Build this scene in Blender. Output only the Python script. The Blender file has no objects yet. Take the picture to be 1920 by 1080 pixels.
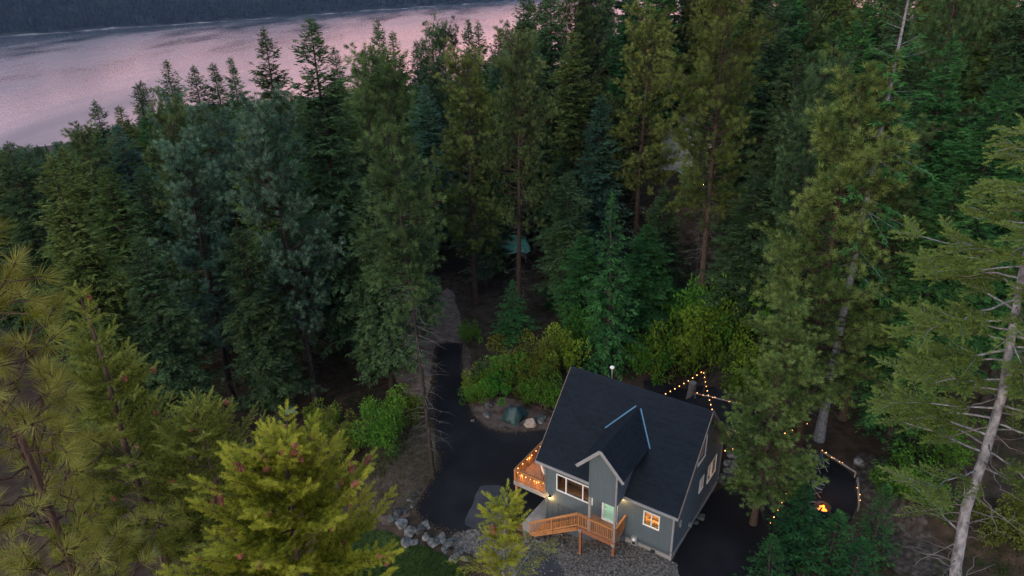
import bpy, bmesh, math, random
import numpy as np
from mathutils import Vector, Matrix
# tuning
SUNEL, SUNAZ, SUNK = 20.0, -145.0, 1.1
SKYK, CLOUDK, EXPO = 0.45, 9.5, 0.88
HAZE = 0.00005

# ------------------------------------------------------------------ camera, sky, sun, exposure
scene = bpy.context.scene
COL = scene.collection
CAMZ = 33.5
F_PX, PITCH, ROLL = 1300.0, 0.4336, -0.0269
cam_data = bpy.data.cameras.new('camera')
cam_data.sensor_width = 36.0
cam_data.lens = 36.0 * F_PX / 1920.0
cam_data.clip_start = 0.1
cam_data.clip_end = 9000.0
cam = bpy.data.objects.new('camera', cam_data)
COL.objects.link(cam)
c_, s_ = math.cos(ROLL), math.sin(ROLL)
_fw = np.array([0, math.cos(PITCH), -math.sin(PITCH)])
_up = np.array([0, math.sin(PITCH), math.cos(PITCH)])
_rt = np.array([1.0, 0, 0])
CR, CU, CF = _rt * c_ + _up * s_, _up * c_ - _rt * s_, _fw
cam.matrix_world = Matrix(((CR[0], CU[0], -CF[0], 0), (CR[1], CU[1], -CF[1], 0), (CR[2], CU[2], -CF[2], CAMZ), (0, 0, 0, 1)))
scene.camera = cam

SUN_EL, SUN_AZ = math.radians(SUNEL), math.radians(SUNAZ)     # azimuth from +Y towards +X
world = bpy.data.worlds.new('World')
scene.world = world
world.use_nodes = True
wn, wl = world.node_tree.nodes, world.node_tree.links
wn.clear()
wo = wn.new('ShaderNodeOutputWorld')
bg = wn.new('ShaderNodeBackground')
sky = wn.new('ShaderNodeTexSky')
sky.sky_type = 'NISHITA'
sky.sun_disc = False
sky.sun_elevation = SUN_EL
sky.sun_rotation = SUN_AZ
sky.altitude = 600
sky.air_density = 1.2
sky.dust_density = 2.0
sky.ozone_density = 2.0
# dusk cloud veil: pale lilac-pink cloud over the whole dome, thicker near the horizon
tc = wn.new('ShaderNodeTexCoord')
sep = wn.new('ShaderNodeSeparateXYZ')
wl.new(tc.outputs['Generated'], sep.inputs[0])
ramp = wn.new('ShaderNodeValToRGB')
ramp.color_ramp.elements[0].position = 0.0
ramp.color_ramp.elements[0].color = (1.10, 0.50, 0.56, 1)
ramp.color_ramp.elements[1].position = 0.9
ramp.color_ramp.elements[1].color = (0.38, 0.50, 0.66, 1)
e = ramp.color_ramp.elements.new(0.14); e.color = (0.90, 0.53, 0.64, 1)
e = ramp.color_ramp.elements.new(0.38); e.color = (0.46, 0.48, 0.60, 1)
wl.new(sep.outputs['Z'], ramp.inputs[0])
mp = wn.new('ShaderNodeMapping')
mp.inputs['Scale'].default_value = (2.2, 2.2, 7.0)
wl.new(tc.outputs['Generated'], mp.inputs[0])
nz = wn.new('ShaderNodeTexNoise')
nz.inputs['Scale'].default_value = 1.6
nz.inputs['Detail'].default_value = 5
wl.new(mp.outputs[0], nz.inputs['Vector'])
mr = wn.new('ShaderNodeMapRange')
mr.inputs['From Min'].default_value = 0.3; mr.inputs['From Max'].default_value = 0.7
mr.inputs['To Min'].default_value = 0.75; mr.inputs['To Max'].default_value = 1.25
wl.new(nz.outputs['Fac'], mr.inputs[0])
cm = wn.new('ShaderNodeVectorMath'); cm.operation = 'SCALE'
wl.new(ramp.outputs[0], cm.inputs[0]); wl.new(mr.outputs[0], cm.inputs['Scale'])
ARCH = SUN_AZ + math.pi
dt_ = wn.new('ShaderNodeVectorMath'); dt_.operation = 'DOT_PRODUCT'
wl.new(tc.outputs['Generated'], dt_.inputs[0]); dt_.inputs[1].default_value = (math.sin(ARCH), math.cos(ARCH), 0)
r1 = wn.new('ShaderNodeMapRange'); r1.inputs['From Min'].default_value = .2; r1.inputs['From Max'].default_value = 1.0; r1.interpolation_type = 'SMOOTHSTEP'
wl.new(dt_.outputs['Value'], r1.inputs[0])
r2 = wn.new('ShaderNodeMapRange'); r2.inputs['From Min'].default_value = .55; r2.inputs['From Max'].default_value = .05; r2.interpolation_type = 'SMOOTHSTEP'
wl.new(sep.outputs['Z'], r2.inputs[0])
rm = wn.new('ShaderNodeMath'); rm.operation = 'MULTIPLY'
wl.new(r1.outputs[0], rm.inputs[0]); wl.new(r2.outputs[0], rm.inputs[1])
ac = wn.new('ShaderNodeVectorMath'); ac.operation = 'SCALE'; ac.inputs[0].default_value = (1.15, .30, .08)
wl.new(rm.outputs[0], ac.inputs['Scale'])
ca = wn.new('ShaderNodeVectorMath'); ca.operation = 'ADD'
wl.new(cm.outputs[0], ca.inputs[0]); wl.new(ac.outputs[0], ca.inputs[1])
cm = ca
sk = wn.new('ShaderNodeVectorMath'); sk.operation = 'SCALE'
wl.new(sky.outputs[0], sk.inputs[0]); sk.inputs['Scale'].default_value = SKYK
cs = wn.new('ShaderNodeVectorMath'); cs.operation = 'SCALE'
wl.new(cm.outputs[0], cs.inputs[0]); cs.inputs['Scale'].default_value = CLOUDK
ad = wn.new('ShaderNodeVectorMath'); ad.operation = 'ADD'
wl.new(sk.outputs[0], ad.inputs[0]); wl.new(cs.outputs[0], ad.inputs[1])
wl.new(ad.outputs[0], bg.inputs['Color'])
bg.inputs['Strength'].default_value = 0.1
wl.new(bg.outputs[0], wo.inputs[0])

sun_d = bpy.data.lights.new('sun', 'SUN')
sun_d.energy = SUNK
sun_d.angle = math.radians(22)
sun_d.color = (1.0, 0.90, 0.70)
sun = bpy.data.objects.new('sun', sun_d)
COL.objects.link(sun)
sd = Vector((math.sin(SUN_AZ) * math.cos(SUN_EL), math.cos(SUN_AZ) * math.cos(SUN_EL), math.sin(SUN_EL)))
sun.rotation_euler = sd.to_track_quat('Z', 'Y').to_euler()

vs = scene.view_settings
vs.view_transform = 'Standard'
vs.look = 'None'
vs.exposure = EXPO
vs.gamma = 1.0
vs.use_curve_mapping = False
cy = scene.cycles
cy.max_bounces = 4
cy.diffuse_bounces = 2
cy.glossy_bounces = 2
cy.transmission_bounces = 4
cy.transparent_max_bounces = 6
cy.caustics_reflective = False
cy.caustics_refractive = False
cy.sample_clamp_indirect = 2.0
cy.sample_clamp_direct = 6.0
cy.use_denoising = True
cy.denoiser = 'OPENIMAGEDENOISE'
cy.denoising_input_passes = 'RGB_ALBEDO_NORMAL'
cy.denoising_prefilter = 'NONE'
cy.use_adaptive_sampling = True
cy.adaptive_threshold = 0.02

R = np.random.default_rng(11)
rnd = random.Random(5)

# ------------------------------------------------------------------ pixel <-> world helpers
CAM = np.array([0, 0, CAMZ])
def ray(px, py):
    d = CR * (px - 960) / F_PX - CU * (py - 540) / F_PX + CF
    return d / np.linalg.norm(d)
def project(P):
    v = np.asarray(P, float) - CAM
    d = v @ CF
    return 960 + F_PX * (v @ CR) / d, 540 - F_PX * (v @ CU) / d, d
def at_z(px, py, z):
    d = ray(px, py)
    return CAM + d * ((z - CAMZ) / d[2])
def at_d(px, py, dist):
    """point on the pixel's ray at a horizontal distance"""
    d = ray(px, py)
    return CAM + d * (dist / math.hypot(d[0], d[1]))

# house frame
YAW = 0.608
HX = np.array([math.cos(YAW), -math.sin(YAW), 0]); HY = np.array([math.sin(YAW), math.cos(YAW), 0])
HO = np.array([1.211, 35.041, 5.292])
def H(x, y, z): return HO + HX * x + HY * y + np.array([0, 0, z])
def hloc(x, y):
    v0, v1 = x - HO[0], y - HO[1]
    return v0 * HX[0] + v1 * HX[1], v0 * HY[0] + v1 * HY[1]

def sstep(a, b, x):
    t = np.clip((x - a) / (b - a), 0, 1)
    return t * t * (3 - 2 * t)
LAKE = -41.5
def ground(x, y):
    x = np.asarray(x, float); y = np.asarray(y, float)
    u, v = hloc(x, y)
    # level yard on the left, a higher yard right of the house, a terrace behind it
    z = 1.65 * sstep(2.5, 7.0, u + 0.9 * sstep(0, 9, v))
    z = z + 1.3 * sstep(9.3, 11.5, v) * sstep(1.5, 5.5, u)
    # rising ground to the right, rising ground towards the camera
    z = z + 0.16 * np.maximum(0, u - 27) + 0.22 * np.maximum(0, 27.5 - y) * sstep(28, 16, y) * (1 - 0.85 * sstep(-8, -40, x))
    # fall towards the lake
    s = -0.62 * x + 0.785 * y
    z = z - 0.105 * np.maximum(0, s - 52) * sstep(52, 95, s) - 0.03 * np.maximum(0, s - 300)
    # mound left of the drive
    mx, my = x + 9.4, y - 41.4
    z = z + 0.9 * np.exp(-((mx / 2.6) ** 2 + (my / 4.2) ** 2))
    # bank below the rock edging
    z = z - 1.1 * sstep(-5.5, -9.0, x - 0.0) * sstep(35.5, 33.0, y)
    # wooded knoll behind the house that carries the cabin
    z = z + 9.3 * np.exp(-(((x - 22.9) / 17) ** 2 + ((y - 88.1) / 17) ** 2))
    # small relief away from the yard
    w = sstep(12, 30, np.hypot(x - 2, y - 43))
    z = z + w * (0.45 * np.sin(x * .23 + 1.3) * np.cos(y * .19) + 0.25 * np.sin(x * .61 - y * .43))
    return z
def on_ground(px, py):
    d = ray(px, py)
    t = 5.0
    while t < 2000:
        p = CAM + d * t
        if p[2] <= float(ground(p[0], p[1])): break
        t += 0.5 if t < 150 else 3
    lo, hi = t - (0.5 if t < 150 else 3), t
    for _ in range(20):
        m = (lo + hi) / 2; p = CAM + d * m
        if p[2] <= float(ground(p[0], p[1])): hi = m
        else: lo = m
    return CAM + d * hi

# ------------------------------------------------------------------ materials
MAT = {}
def new_mat(name):
    m = bpy.data.materials.new(name)
    m.use_nodes = True
    nt = m.node_tree
    b = nt.nodes.get('Principled BSDF')
    MAT[name] = m
    return m, nt, b
def mat(name, c1, c2=None, rough=0.75, scale=3.0, spec=0.3, bump=0.0, bscale=30.0, detail=6.0, metal=0.0, stretch=None, c3=None, obj_rand=0.0):
    m, nt, b = new_mat(name)
    N, L = nt.nodes, nt.links
    b.inputs['Roughness'].default_value = rough
    b.inputs['Specular IOR Level'].default_value = spec
    b.inputs['Metallic'].default_value = metal
    b.inputs['Base Color'].default_value = (*c1, 1)
    tcn = N.new('ShaderNodeTexCoord')
    vec = tcn.outputs['Object']
    if stretch:
        mpn = N.new('ShaderNodeMapping'); mpn.inputs['Scale'].default_value = stretch
        L.new(vec, mpn.inputs[0]); vec = mpn.outputs[0]
    if c2 is not None:
        n = N.new('ShaderNodeTexNoise'); n.inputs['Scale'].default_value = scale; n.inputs['Detail'].default_value = detail
        L.new(vec, n.inputs['Vector'])
        r = N.new('ShaderNodeValToRGB')
        r.color_ramp.elements[0].position = 0.32; r.color_ramp.elements[0].color = (*c1, 1)
        r.color_ramp.elements[1].position = 0.68; r.color_ramp.elements[1].color = (*c2, 1)
        if c3 is not None:
            ee = r.color_ramp.elements.new(0.5); ee.color = (*c3, 1)
        L.new(n.outputs['Fac'], r.inputs[0])
        out = r.outputs[0]
        if obj_rand:
            oi = N.new('ShaderNodeObjectInfo')
            hs = N.new('ShaderNodeHueSaturation')
            mm = N.new('ShaderNodeMapRange'); mm.inputs['To Min'].default_value = 1 - obj_rand; mm.inputs['To Max'].default_value = 1 + obj_rand
            L.new(oi.outputs['Random'], mm.inputs[0]); L.new(mm.outputs[0], hs.inputs['Value']); L.new(out, hs.inputs['Color'])
            out = hs.outputs[0]
        L.new(out, b.inputs['Base Color'])
    if bump:
        n2 = N.new('ShaderNodeTexNoise'); n2.inputs['Scale'].default_value = bscale; n2.inputs['Detail'].default_value = 5
        L.new(vec, n2.inputs['Vector'])
        bp = N.new('ShaderNodeBump'); bp.inputs['Strength'].default_value = bump; bp.inputs['Distance'].default_value = 0.05
        L.new(n2.outputs['Fac'], bp.inputs['Height']); L.new(bp.outputs[0], b.inputs['Normal'])
    return m
def leaf_mat(name, dark, light, rand_hue=0.02, rand_val=0.25, trans=0.25):
    """needles / leaves: the mesh attribute 'tint' runs old growth -> new growth, widened so tip highlights and inner shade are in the colour, each tree varies a little"""
    m, nt, b = new_mat(name)
    N, L = nt.nodes, nt.links
    N.remove(b)
    out = [n for n in N if n.type == 'OUTPUT_MATERIAL'][0]
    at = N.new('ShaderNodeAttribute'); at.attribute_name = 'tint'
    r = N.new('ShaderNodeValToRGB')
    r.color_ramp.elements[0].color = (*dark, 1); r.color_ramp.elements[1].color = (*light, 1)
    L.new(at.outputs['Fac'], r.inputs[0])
    oi = N.new('ShaderNodeObjectInfo')
    m1 = N.new('ShaderNodeMapRange'); m1.inputs['To Min'].default_value = 0.5 - rand_hue; m1.inputs['To Max'].default_value = 0.5 + rand_hue
    L.new(oi.outputs['Random'], m1.inputs[0])
    ml = N.new('ShaderNodeMath'); ml.operation = 'MULTIPLY'; ml.inputs[1].default_value = 7.31
    fr = N.new('ShaderNodeMath'); fr.operation = 'FRACT'
    L.new(oi.outputs['Random'], ml.inputs[0]); L.new(ml.outputs[0], fr.inputs[0])
    m2 = N.new('ShaderNodeMapRange'); m2.inputs['To Min'].default_value = 1 - rand_val; m2.inputs['To Max'].default_value = 1 + rand_val
    L.new(fr.outputs[0], m2.inputs[0])
    hs = N.new('ShaderNodeHueSaturation')
    L.new(r.outputs[0], hs.inputs['Color']); L.new(m1.outputs[0], hs.inputs['Hue']); L.new(m2.outputs[0], hs.inputs['Value'])
    d = N.new('ShaderNodeBsdfDiffuse'); t = N.new('ShaderNodeBsdfTranslucent'); mx = N.new('ShaderNodeMixShader')
    mx.inputs[0].default_value = trans
    L.new(hs.outputs[0], d.inputs['Color']); L.new(hs.outputs[0], t.inputs['Color'])
    L.new(d.outputs[0], mx.inputs[1]); L.new(t.outputs[0], mx.inputs[2]); L.new(mx.outputs[0], out.inputs['Surface'])
    return m
def emit_mat(name, col, k):
    m, nt, b = new_mat(name)
    b.inputs['Base Color'].default_value = (*col, 1)
    b.inputs['Emission Color'].default_value = (*col, 1)
    b.inputs['Emission Strength'].default_value = k
    return m

mat('litter', (.026, .018, .013), (.062, .042, .031), scale=1.3, bump=.6, bscale=9, c3=(.040, .029, .021), rough=.95, spec=.05)
mat('dirt', (.052, .035, .029), (.115, .083, .071), scale=1.6, bump=.5, bscale=14, rough=.95, spec=.05, c3=(.078, .055, .046))
mat('road_dirt', (.085, .060, .050), (.165, .125, .107), scale=1.6, bump=.5, bscale=14, rough=.95, spec=.05, c3=(.12, .088, .075))
mat('stony', (.026, .020, .017), (.085, .070, .062), scale=3.0, bump=.7, bscale=7, rough=.95, spec=.05, c3=(.045, .036, .031))
mat('asphalt', (.0055, .0055, .007), (.0125, .0125, .015), scale=.35, bump=.3, bscale=90, rough=.75, spec=.12, c3=(.0078, .0078, .0096), detail=9)
mat('asphalt_grey', (.030, .031, .036), (.045, .046, .053), scale=.8, bump=.25, bscale=80, rough=.8, spec=.15)
mat('concrete', (.21, .20, .188), (.30, .29, .275), scale=1.6, bump=.1, bscale=40, rough=.9, spec=.2)
mat('gravel', (.040, .036, .033), (.185, .170, .155), scale=6.5, bump=1.0, bscale=14, rough=.95, spec=.1, c3=(.095, .086, .078))
mat('lawn', (.014, .028, .009), (.032, .052, .014), scale=2.0, rough=.95, spec=.05)
mat('rock', (.030, .034, .028), (.140, .140, .145), scale=1.7, bump=.9, bscale=5, rough=.9, spec=.10, c3=(.075, .077, .078), obj_rand=.45)
mat('rock_tan', (.20, .155, .125), (.34, .28, .235), scale=2.0, bump=.5, bscale=5, rough=.9, spec=.2)
mat('bark_dark', (.020, .017, .016), (.055, .047, .043), scale=3, bump=.8, bscale=6, rough=.95, spec=.05, stretch=(6, 6, .9), obj_rand=.3)
mat('bark_red', (.030, .022, .018), (.075, .054, .042), scale=3, bump=.8, bscale=6, rough=.95, spec=.05, stretch=(6, 6, .9), obj_rand=.3)
mat('bark_grey', (.075, .080, .088), (.25, .26, .275), scale=2.6, bump=.6, bscale=9, rough=.9, spec=.1, stretch=(5, 5, 2.4), c3=(.16, .168, .18))
mat('twig_grey', (.060, .058, .056), (.13, .125, .12), scale=5, rough=.95, spec=.05)
mat('twig_brown', (.045, .034, .027), (.09, .07, .056), scale=5, rough=.95, spec=.05)
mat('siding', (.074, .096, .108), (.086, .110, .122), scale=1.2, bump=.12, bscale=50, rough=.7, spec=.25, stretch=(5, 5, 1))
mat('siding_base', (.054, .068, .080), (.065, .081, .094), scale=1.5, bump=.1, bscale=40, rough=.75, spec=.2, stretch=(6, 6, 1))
mat('foundation', (.20, .185, .17), (.27, .25, .235), scale=1.5, bump=.15, bscale=25, rough=.9, spec=.15)
mat('trim_grey', (.20, .20, .205), (.25, .25, .255), scale=3, rough=.6, spec=.3)
mat('trim_white', (.62, .62, .62), (.70, .70, .70), scale=4, rough=.5, spec=.3)
mat('trim_brown', (.15, .12, .105), (.20, .165, .145), scale=4, rough=.7, spec=.2)
mat('cedar', (.24, .105, .040), (.40, .185, .075), scale=2.5, rough=.65, spec=.2, stretch=(1, 9, 9), c3=(.31, .14, .054), bump=.1, bscale=20, obj_rand=.28)
mat('cedar_dark', (.16, .062, .032), (.26, .105, .05), scale=3, rough=.65, spec=.2, stretch=(7, 7, 1))
mat('deck_board', (.20, .10, .062), (.29, .155, .098), scale=3, rough=.7, spec=.2)
mat('mint_door', (.30, .55, .42), (.33, .58, .45), scale=1.5, rough=.45, spec=.4)
mat('flash_blue', (.040, .13, .22), (.050, .15, .25), scale=2, rough=.4, spec=.4)
mat('metal_grey', (.30, .32, .34), (.36, .38, .40), scale=3, rough=.4, spec=.5, metal=.5)
mat('black_metal', (.012, .012, .013), (.018, .018, .02), scale=3, rough=.5, spec=.4)
mat('wire', (.015, .012, .01), rough=.7)
mat('interior_wall', (.70, .58, .40), (.74, .62, .44), scale=1, rough=.9, spec=.1)
mat('interior_floor', (.42, .27, .15), (.50, .33, .19), scale=2, rough=.6, spec=.2)
mat('interior_dark', (.13, .075, .045), (.20, .12, .07), scale=3, rough=.8, spec=.1)
mat('tarp_dark', (.010, .030, .031), (.024, .055, .056), scale=2.5, rough=.55, spec=.35, bump=.6, bscale=5)
mat('tarp_teal', (.10, .44, .33), (.17, .60, .47), scale=2.0, rough=.6, spec=.3, bump=.6, bscale=4)
mat('tarp_blue', (.04, .19, .36), (.07, .28, .48), scale=2.0, rough=.6, spec=.3, bump=.6, bscale=4)
mat('pale_wall', (.66, .67, .62), (.74, .75, .70), scale=1.0, rough=.8, spec=.2)
mat('pale_log', (.16, .14, .125), (.25, .225, .20), scale=3.0, rough=.85, spec=.15, bump=.3, bscale=8)
mat('stump', (.12, .10, .088), (.20, .17, .15), scale=4.0, rough=.95, spec=.05, bump=.6, bscale=8)
mat('cone', (.15, .055, .038), (.27, .11, .075), scale=30.0, rough=.85, spec=.1)
mat('white_fabric', (.60, .61, .62), (.66, .67, .68), scale=3, rough=.85, spec=.15)
mat('chair_canvas', (.03, .035, .05), (.05, .055, .075), scale=3, rough=.85, spec=.15)
mat('mountain', (.008, .014, .015), (.028, .038, .036), scale=.045, rough=1, spec=.0, c3=(.015, .023, .023), detail=10)
mat('shore', (.05, .055, .06), (.22, .22, .225), scale=.06, rough=.95, spec=.05, c3=(.10, .10, .105))
emit_mat('bulb_warm', (1.0, .40, .10), 3.2)
emit_mat('lamp_glow', (1.0, .62, .22), 14.0)
emit_mat('flame', (1.0, .26, .03), 1.6)
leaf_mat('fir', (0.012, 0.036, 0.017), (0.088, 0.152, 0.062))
leaf_mat('fir_olive', (0.02, 0.044, 0.012), (0.122, 0.174, 0.048))
leaf_mat('far_fir', (.006, .014, .012), (.022, .036, .030))
leaf_mat('fir_green', (0.009, 0.044, 0.016), (0.062, 0.18, 0.05), trans=.3)
leaf_mat('fir_blue', (0.013, 0.044, 0.032), (0.088, 0.172, 0.112))
leaf_mat('pine', (0.021, 0.048, 0.017), (0.132, 0.205, 0.072))
leaf_mat('pine_blue', (0.02, 0.054, 0.033), (0.122, 0.212, 0.132))
leaf_mat('pine_light', (.042, .080, .020), (.205, .290, .082))
leaf_mat('pine_olive', (0.03, 0.054, 0.013), (0.165, 0.215, 0.056))
leaf_mat('near_fir', (0.07, 0.088, 0.004), (0.3, 0.34, 0.045), rand_hue=0, rand_val=0, trans=.3)
leaf_mat('near_fir_mid', (0.045, 0.066, 0.008), (0.19, 0.235, 0.05), rand_hue=0, rand_val=0, trans=.3)
leaf_mat('near_fir_grey', (.042, .070, .014), (.150, .225, .060), rand_hue=0, rand_val=0, trans=.25)
leaf_mat('near_pine', (0.092, 0.108, 0.014), (0.28, 0.31, 0.085), rand_hue=0, rand_val=0, trans=.3)
leaf_mat('shrub_green', (0.03, 0.092, 0.014), (0.11, 0.245, 0.032), trans=.35)
leaf_mat('shrub_yellow', (0.055, 0.098, 0.01), (0.195, 0.275, 0.034), trans=.35)
leaf_mat('shrub_olive', (0.05, 0.068, 0.012), (0.145, 0.165, 0.034), trans=.3)
leaf_mat('needle_litter', (.040, .028, .020), (.12, .085, .055), rand_hue=0, rand_val=0, trans=.05)
leaf_mat('undergrowth', (.010, .030, .008), (.045, .085, .018), rand_hue=0, rand_val=0, trans=.25)
leaf_mat('grass', (0.016, 0.036, 0.008), (0.05, 0.088, 0.02), rand_hue=0, rand_val=0, trans=.3)
leaf_mat('dry_grass', (.060, .055, .030), (.150, .135, .080), rand_hue=0, rand_val=0, trans=.2)

def glass_mat():
    m, nt, b = new_mat('glass')
    N, L = nt.nodes, nt.links
    N.remove(b)
    out = [n for n in N if n.type == 'OUTPUT_MATERIAL'][0]
    tr = N.new('ShaderNodeBsdfTransparent'); gl = N.new('ShaderNodeBsdfGlossy'); mx = N.new('ShaderNodeMixShader'); fr = N.new('ShaderNodeMath'); fr.operation = 'POWER'; lw = N.new('ShaderNodeLayerWeight'); lw.inputs['Blend'].default_value = .5
    fr.inputs[1].default_value = 4.0; L.new(lw.outputs['Facing'], fr.inputs[0]); gl.inputs['Roughness'].default_value = .03
    tr.inputs['Color'].default_value = (.9, .9, .9, 1)
    L.new(fr.outputs[0], mx.inputs[0]); L.new(tr.outputs[0], mx.inputs[1]); L.new(gl.outputs[0], mx.inputs[2]); L.new(mx.outputs[0], out.inputs['Surface'])
glass_mat()
def roof_mat():
    m, nt, b = new_mat('shingle')
    N, L = nt.nodes, nt.links
    tcn = N.new('ShaderNodeTexCoord')
    at = N.new('ShaderNodeAttribute'); at.attribute_name = 'tint'
    n = N.new('ShaderNodeTexNoise'); n.inputs['Scale'].default_value = 60; n.inputs['Detail'].default_value = 4
    L.new(tcn.outputs['Object'], n.inputs['Vector'])
    mu = N.new('ShaderNodeMath'); mu.operation = 'ADD'
    ms = N.new('ShaderNodeMath'); ms.operation = 'MULTIPLY'; ms.inputs[1].default_value = .5
    L.new(n.outputs['Fac'], ms.inputs[0]); L.new(ms.outputs[0], mu.inputs[0]); L.new(at.outputs['Fac'], mu.inputs[1])
    r = N.new('ShaderNodeValToRGB')
    r.color_ramp.elements[0].position = .25; r.color_ramp.elements[0].color = (.0036, .0062, .0100, 1)
    r.color_ramp.elements[1].position = 1.25 / 1.5; r.color_ramp.elements[1].color = (.0078, .0124, .0190, 1)
    L.new(mu.outputs[0], r.inputs[0]); L.new(r.outputs[0], b.inputs['Base Color'])
    b.inputs['Roughness'].default_value = .85; b.inputs['Specular IOR Level'].default_value = .15
roof_mat()
def water_mat():
    m, nt, b = new_mat('lake_water')
    N, L = nt.nodes, nt.links
    b.inputs['Base Color'].default_value = (.020, .028, .036, 1)
    b.inputs['Roughness'].default_value = .22
    b.inputs['IOR'].default_value = 1.33
    b.inputs['Specular IOR Level'].default_value = .5
    tcn = N.new('ShaderNodeTexCoord')
    mpn = N.new('ShaderNodeMapping'); mpn.inputs['Rotation'].default_value = (0, 0, math.radians(35)); mpn.inputs['Scale'].default_value = (.02, .006, 1)
    L.new(tcn.outputs['Object'], mpn.inputs[0])
    n = N.new('ShaderNodeTexNoise'); n.inputs['Scale'].default_value = 1.0; n.inputs['Detail'].default_value = 6
    L.new(mpn.outputs[0], n.inputs['Vector'])
    mr = N.new('ShaderNodeMapRange'); mr.inputs['From Min'].default_value = .3; mr.inputs['From Max'].default_value = .7
    mr.inputs['To Min'].default_value = .14; mr.inputs['To Max'].default_value = .34
    L.new(n.outputs['Fac'], mr.inputs[0]); L.new(mr.outputs[0], b.inputs['Roughness'])
    n2 = N.new('ShaderNodeTexNoise'); n2.inputs['Scale'].default_value = .35; n2.inputs['Detail'].default_value = 5
    L.new(tcn.outputs['Object'], n2.inputs['Vector'])
    bp = N.new('ShaderNodeBump'); bp.inputs['Strength'].default_value = .22; bp.inputs['Distance'].default_value = .6
    L.new(n2.outputs['Fac'], bp.inputs['Height']); L.new(bp.outputs[0], b.inputs['Normal'])
water_mat()

# ------------------------------------------------------------------ mesh helpers
class MB:
    def __init__(self): self.v = []; self.f = []; self.t = []
    def add(self, vs, fs, tint=0.5):
        o = len(self.v); self.v += [tuple(map(float, p)) for p in vs]
        self.f += [tuple(i + o for i in q) for q in fs]
        self.t += [tint] * len(vs)
        return self
    def box(self, x0, x1, y0, y1, z0, z1):
        vs = [(x, y, z) for z in (z0, z1) for y in (y0, y1) for x in (x0, x1)]
        return self.add(vs, [(0, 2, 3, 1), (4, 5, 7, 6), (0, 1, 5, 4), (2, 6, 7, 3), (0, 4, 6, 2), (1, 3, 7, 5)])
    def bar(self, a, b, w, h, up=(0, 0, 1)):
        a = np.asarray(a, float); b = np.asarray(b, float); d = b - a; L = np.linalg.norm(d); d = d / L
        s = np.cross(d, up); s = s / max(np.linalg.norm(s), 1e-6); u = np.cross(s, d)
        vs = [p + s * (i * w / 2) + u * (j * h / 2) for p in (a, b) for i, j in ((-1, -1), (1, -1), (1, 1), (-1, 1))]
        return self.add(vs, [(3, 2, 1, 0), (4, 5, 6, 7), (0, 1, 5, 4), (1, 2, 6, 5), (2, 3, 7, 6), (3, 0, 4, 7)])
    def tube(self, pts, rad, n=8, cap=True, tint=0.5):
        pts = [np.asarray(p, float) for p in pts]
        if np.isscalar(rad): rad = [rad] * len(pts)
        vs = []
        for i, p in enumerate(pts):
            d = pts[min(i + 1, len(pts) - 1)] - pts[max(i - 1, 0)]; d = d / max(np.linalg.norm(d), 1e-9)
            a = np.array([1.0, 0, 0]) if abs(d[0]) < .8 else np.array([0, 1.0, 0])
            s = np.cross(d, a); s /= np.linalg.norm(s); u = np.cross(d, s)
            for k in range(n):
                q = 2 * math.pi * k / n
                vs.append(p + (s * math.cos(q) + u * math.sin(q)) * rad[i])
        fs = []
        for i in range(len(pts) - 1):
            for k in range(n):
                k2 = (k + 1) % n
                fs.append((i * n + k, i * n + k2, (i + 1) * n + k2, (i + 1) * n + k))
        if cap:
            fs.append(tuple(range(n - 1, -1, -1))); fs.append(tuple((len(pts) - 1) * n + k for k in range(n)))
        return self.add(vs, fs, tint)
    def lathe(self, prof, n=16, c=(0, 0, 0)):
        vs = []; fs = []
        for r, z in prof:
            for k in range(n):
                q = 2 * math.pi * k / n; vs.append((c[0] + r * math.cos(q), c[1] + r * math.sin(q), c[2] + z))
        for i in range(len(prof) - 1):
            for k in range(n):
                k2 = (k + 1) % n; fs.append((i * n + k, i * n + k2, (i + 1) * n + k2, (i + 1) * n + k))
        return self.add(vs, fs)
    def mesh(self, name, m, smooth=False, tint=False):
        me = bpy.data.meshes.new(name)
        me.from_pydata(self.v, [], self.f)
        if tint:
            a = me.attributes.new('tint', 'FLOAT', 'POINT'); a.data.foreach_set('value', np.array(self.t, 'f'))
        me.materials.append(MAT[m])
        if smooth: me.polygons.foreach_set('use_smooth', [True] * len(me.polygons))
        me.update()
        return me
    def build(self, name, m, parent=None, smooth=False, tint=False):
        return link(name, self.mesh(name, m, smooth, tint), parent)
def link(name, me, parent=None, loc=None):
    o = bpy.data.objects.new(name, me); COL.objects.link(o)
    if parent is not None: o.parent = parent
    if loc is not None: o.location = loc
    return o
def empty(name, loc=(0, 0, 0), rz=0.0):
    o = bpy.data.objects.new(name, None); COL.objects.link(o); o.empty_display_size = .3
    o.location = loc; o.rotation_euler = (0, 0, rz); return o
def tag(o, label=None, cat=None, group=None, kind=None):
    if label: o['label'] = label
    if cat: o['category'] = cat
    if group: o['group'] = group
    if kind: o['kind'] = kind
    return o
def np_mesh(name, V, T, m, tint=None, smooth=False):
    """fast triangle mesh from arrays"""
    me = bpy.data.meshes.new(name)
    V = np.ascontiguousarray(V, 'f'); T = np.ascontiguousarray(T, 'i')
    me.vertices.add(len(V)); me.vertices.foreach_set('co', V.ravel())
    me.loops.add(T.size); me.loops.foreach_set('vertex_index', T.ravel())
    me.polygons.add(len(T)); me.polygons.foreach_set('loop_start', np.arange(0, T.size, T.shape[1], dtype='i'))
    me.polygons.foreach_set('loop_total', np.full(len(T), T.shape[1], 'i'))
    if smooth: me.polygons.foreach_set('use_smooth', np.ones(len(T), bool))
    if tint is not None:
        a = me.attributes.new('tint', 'FLOAT', 'POINT'); a.data.foreach_set('value', np.ascontiguousarray(tint, 'f'))
    me.materials.append(MAT[m]); me.update(calc_edges=True)
    return me
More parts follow.
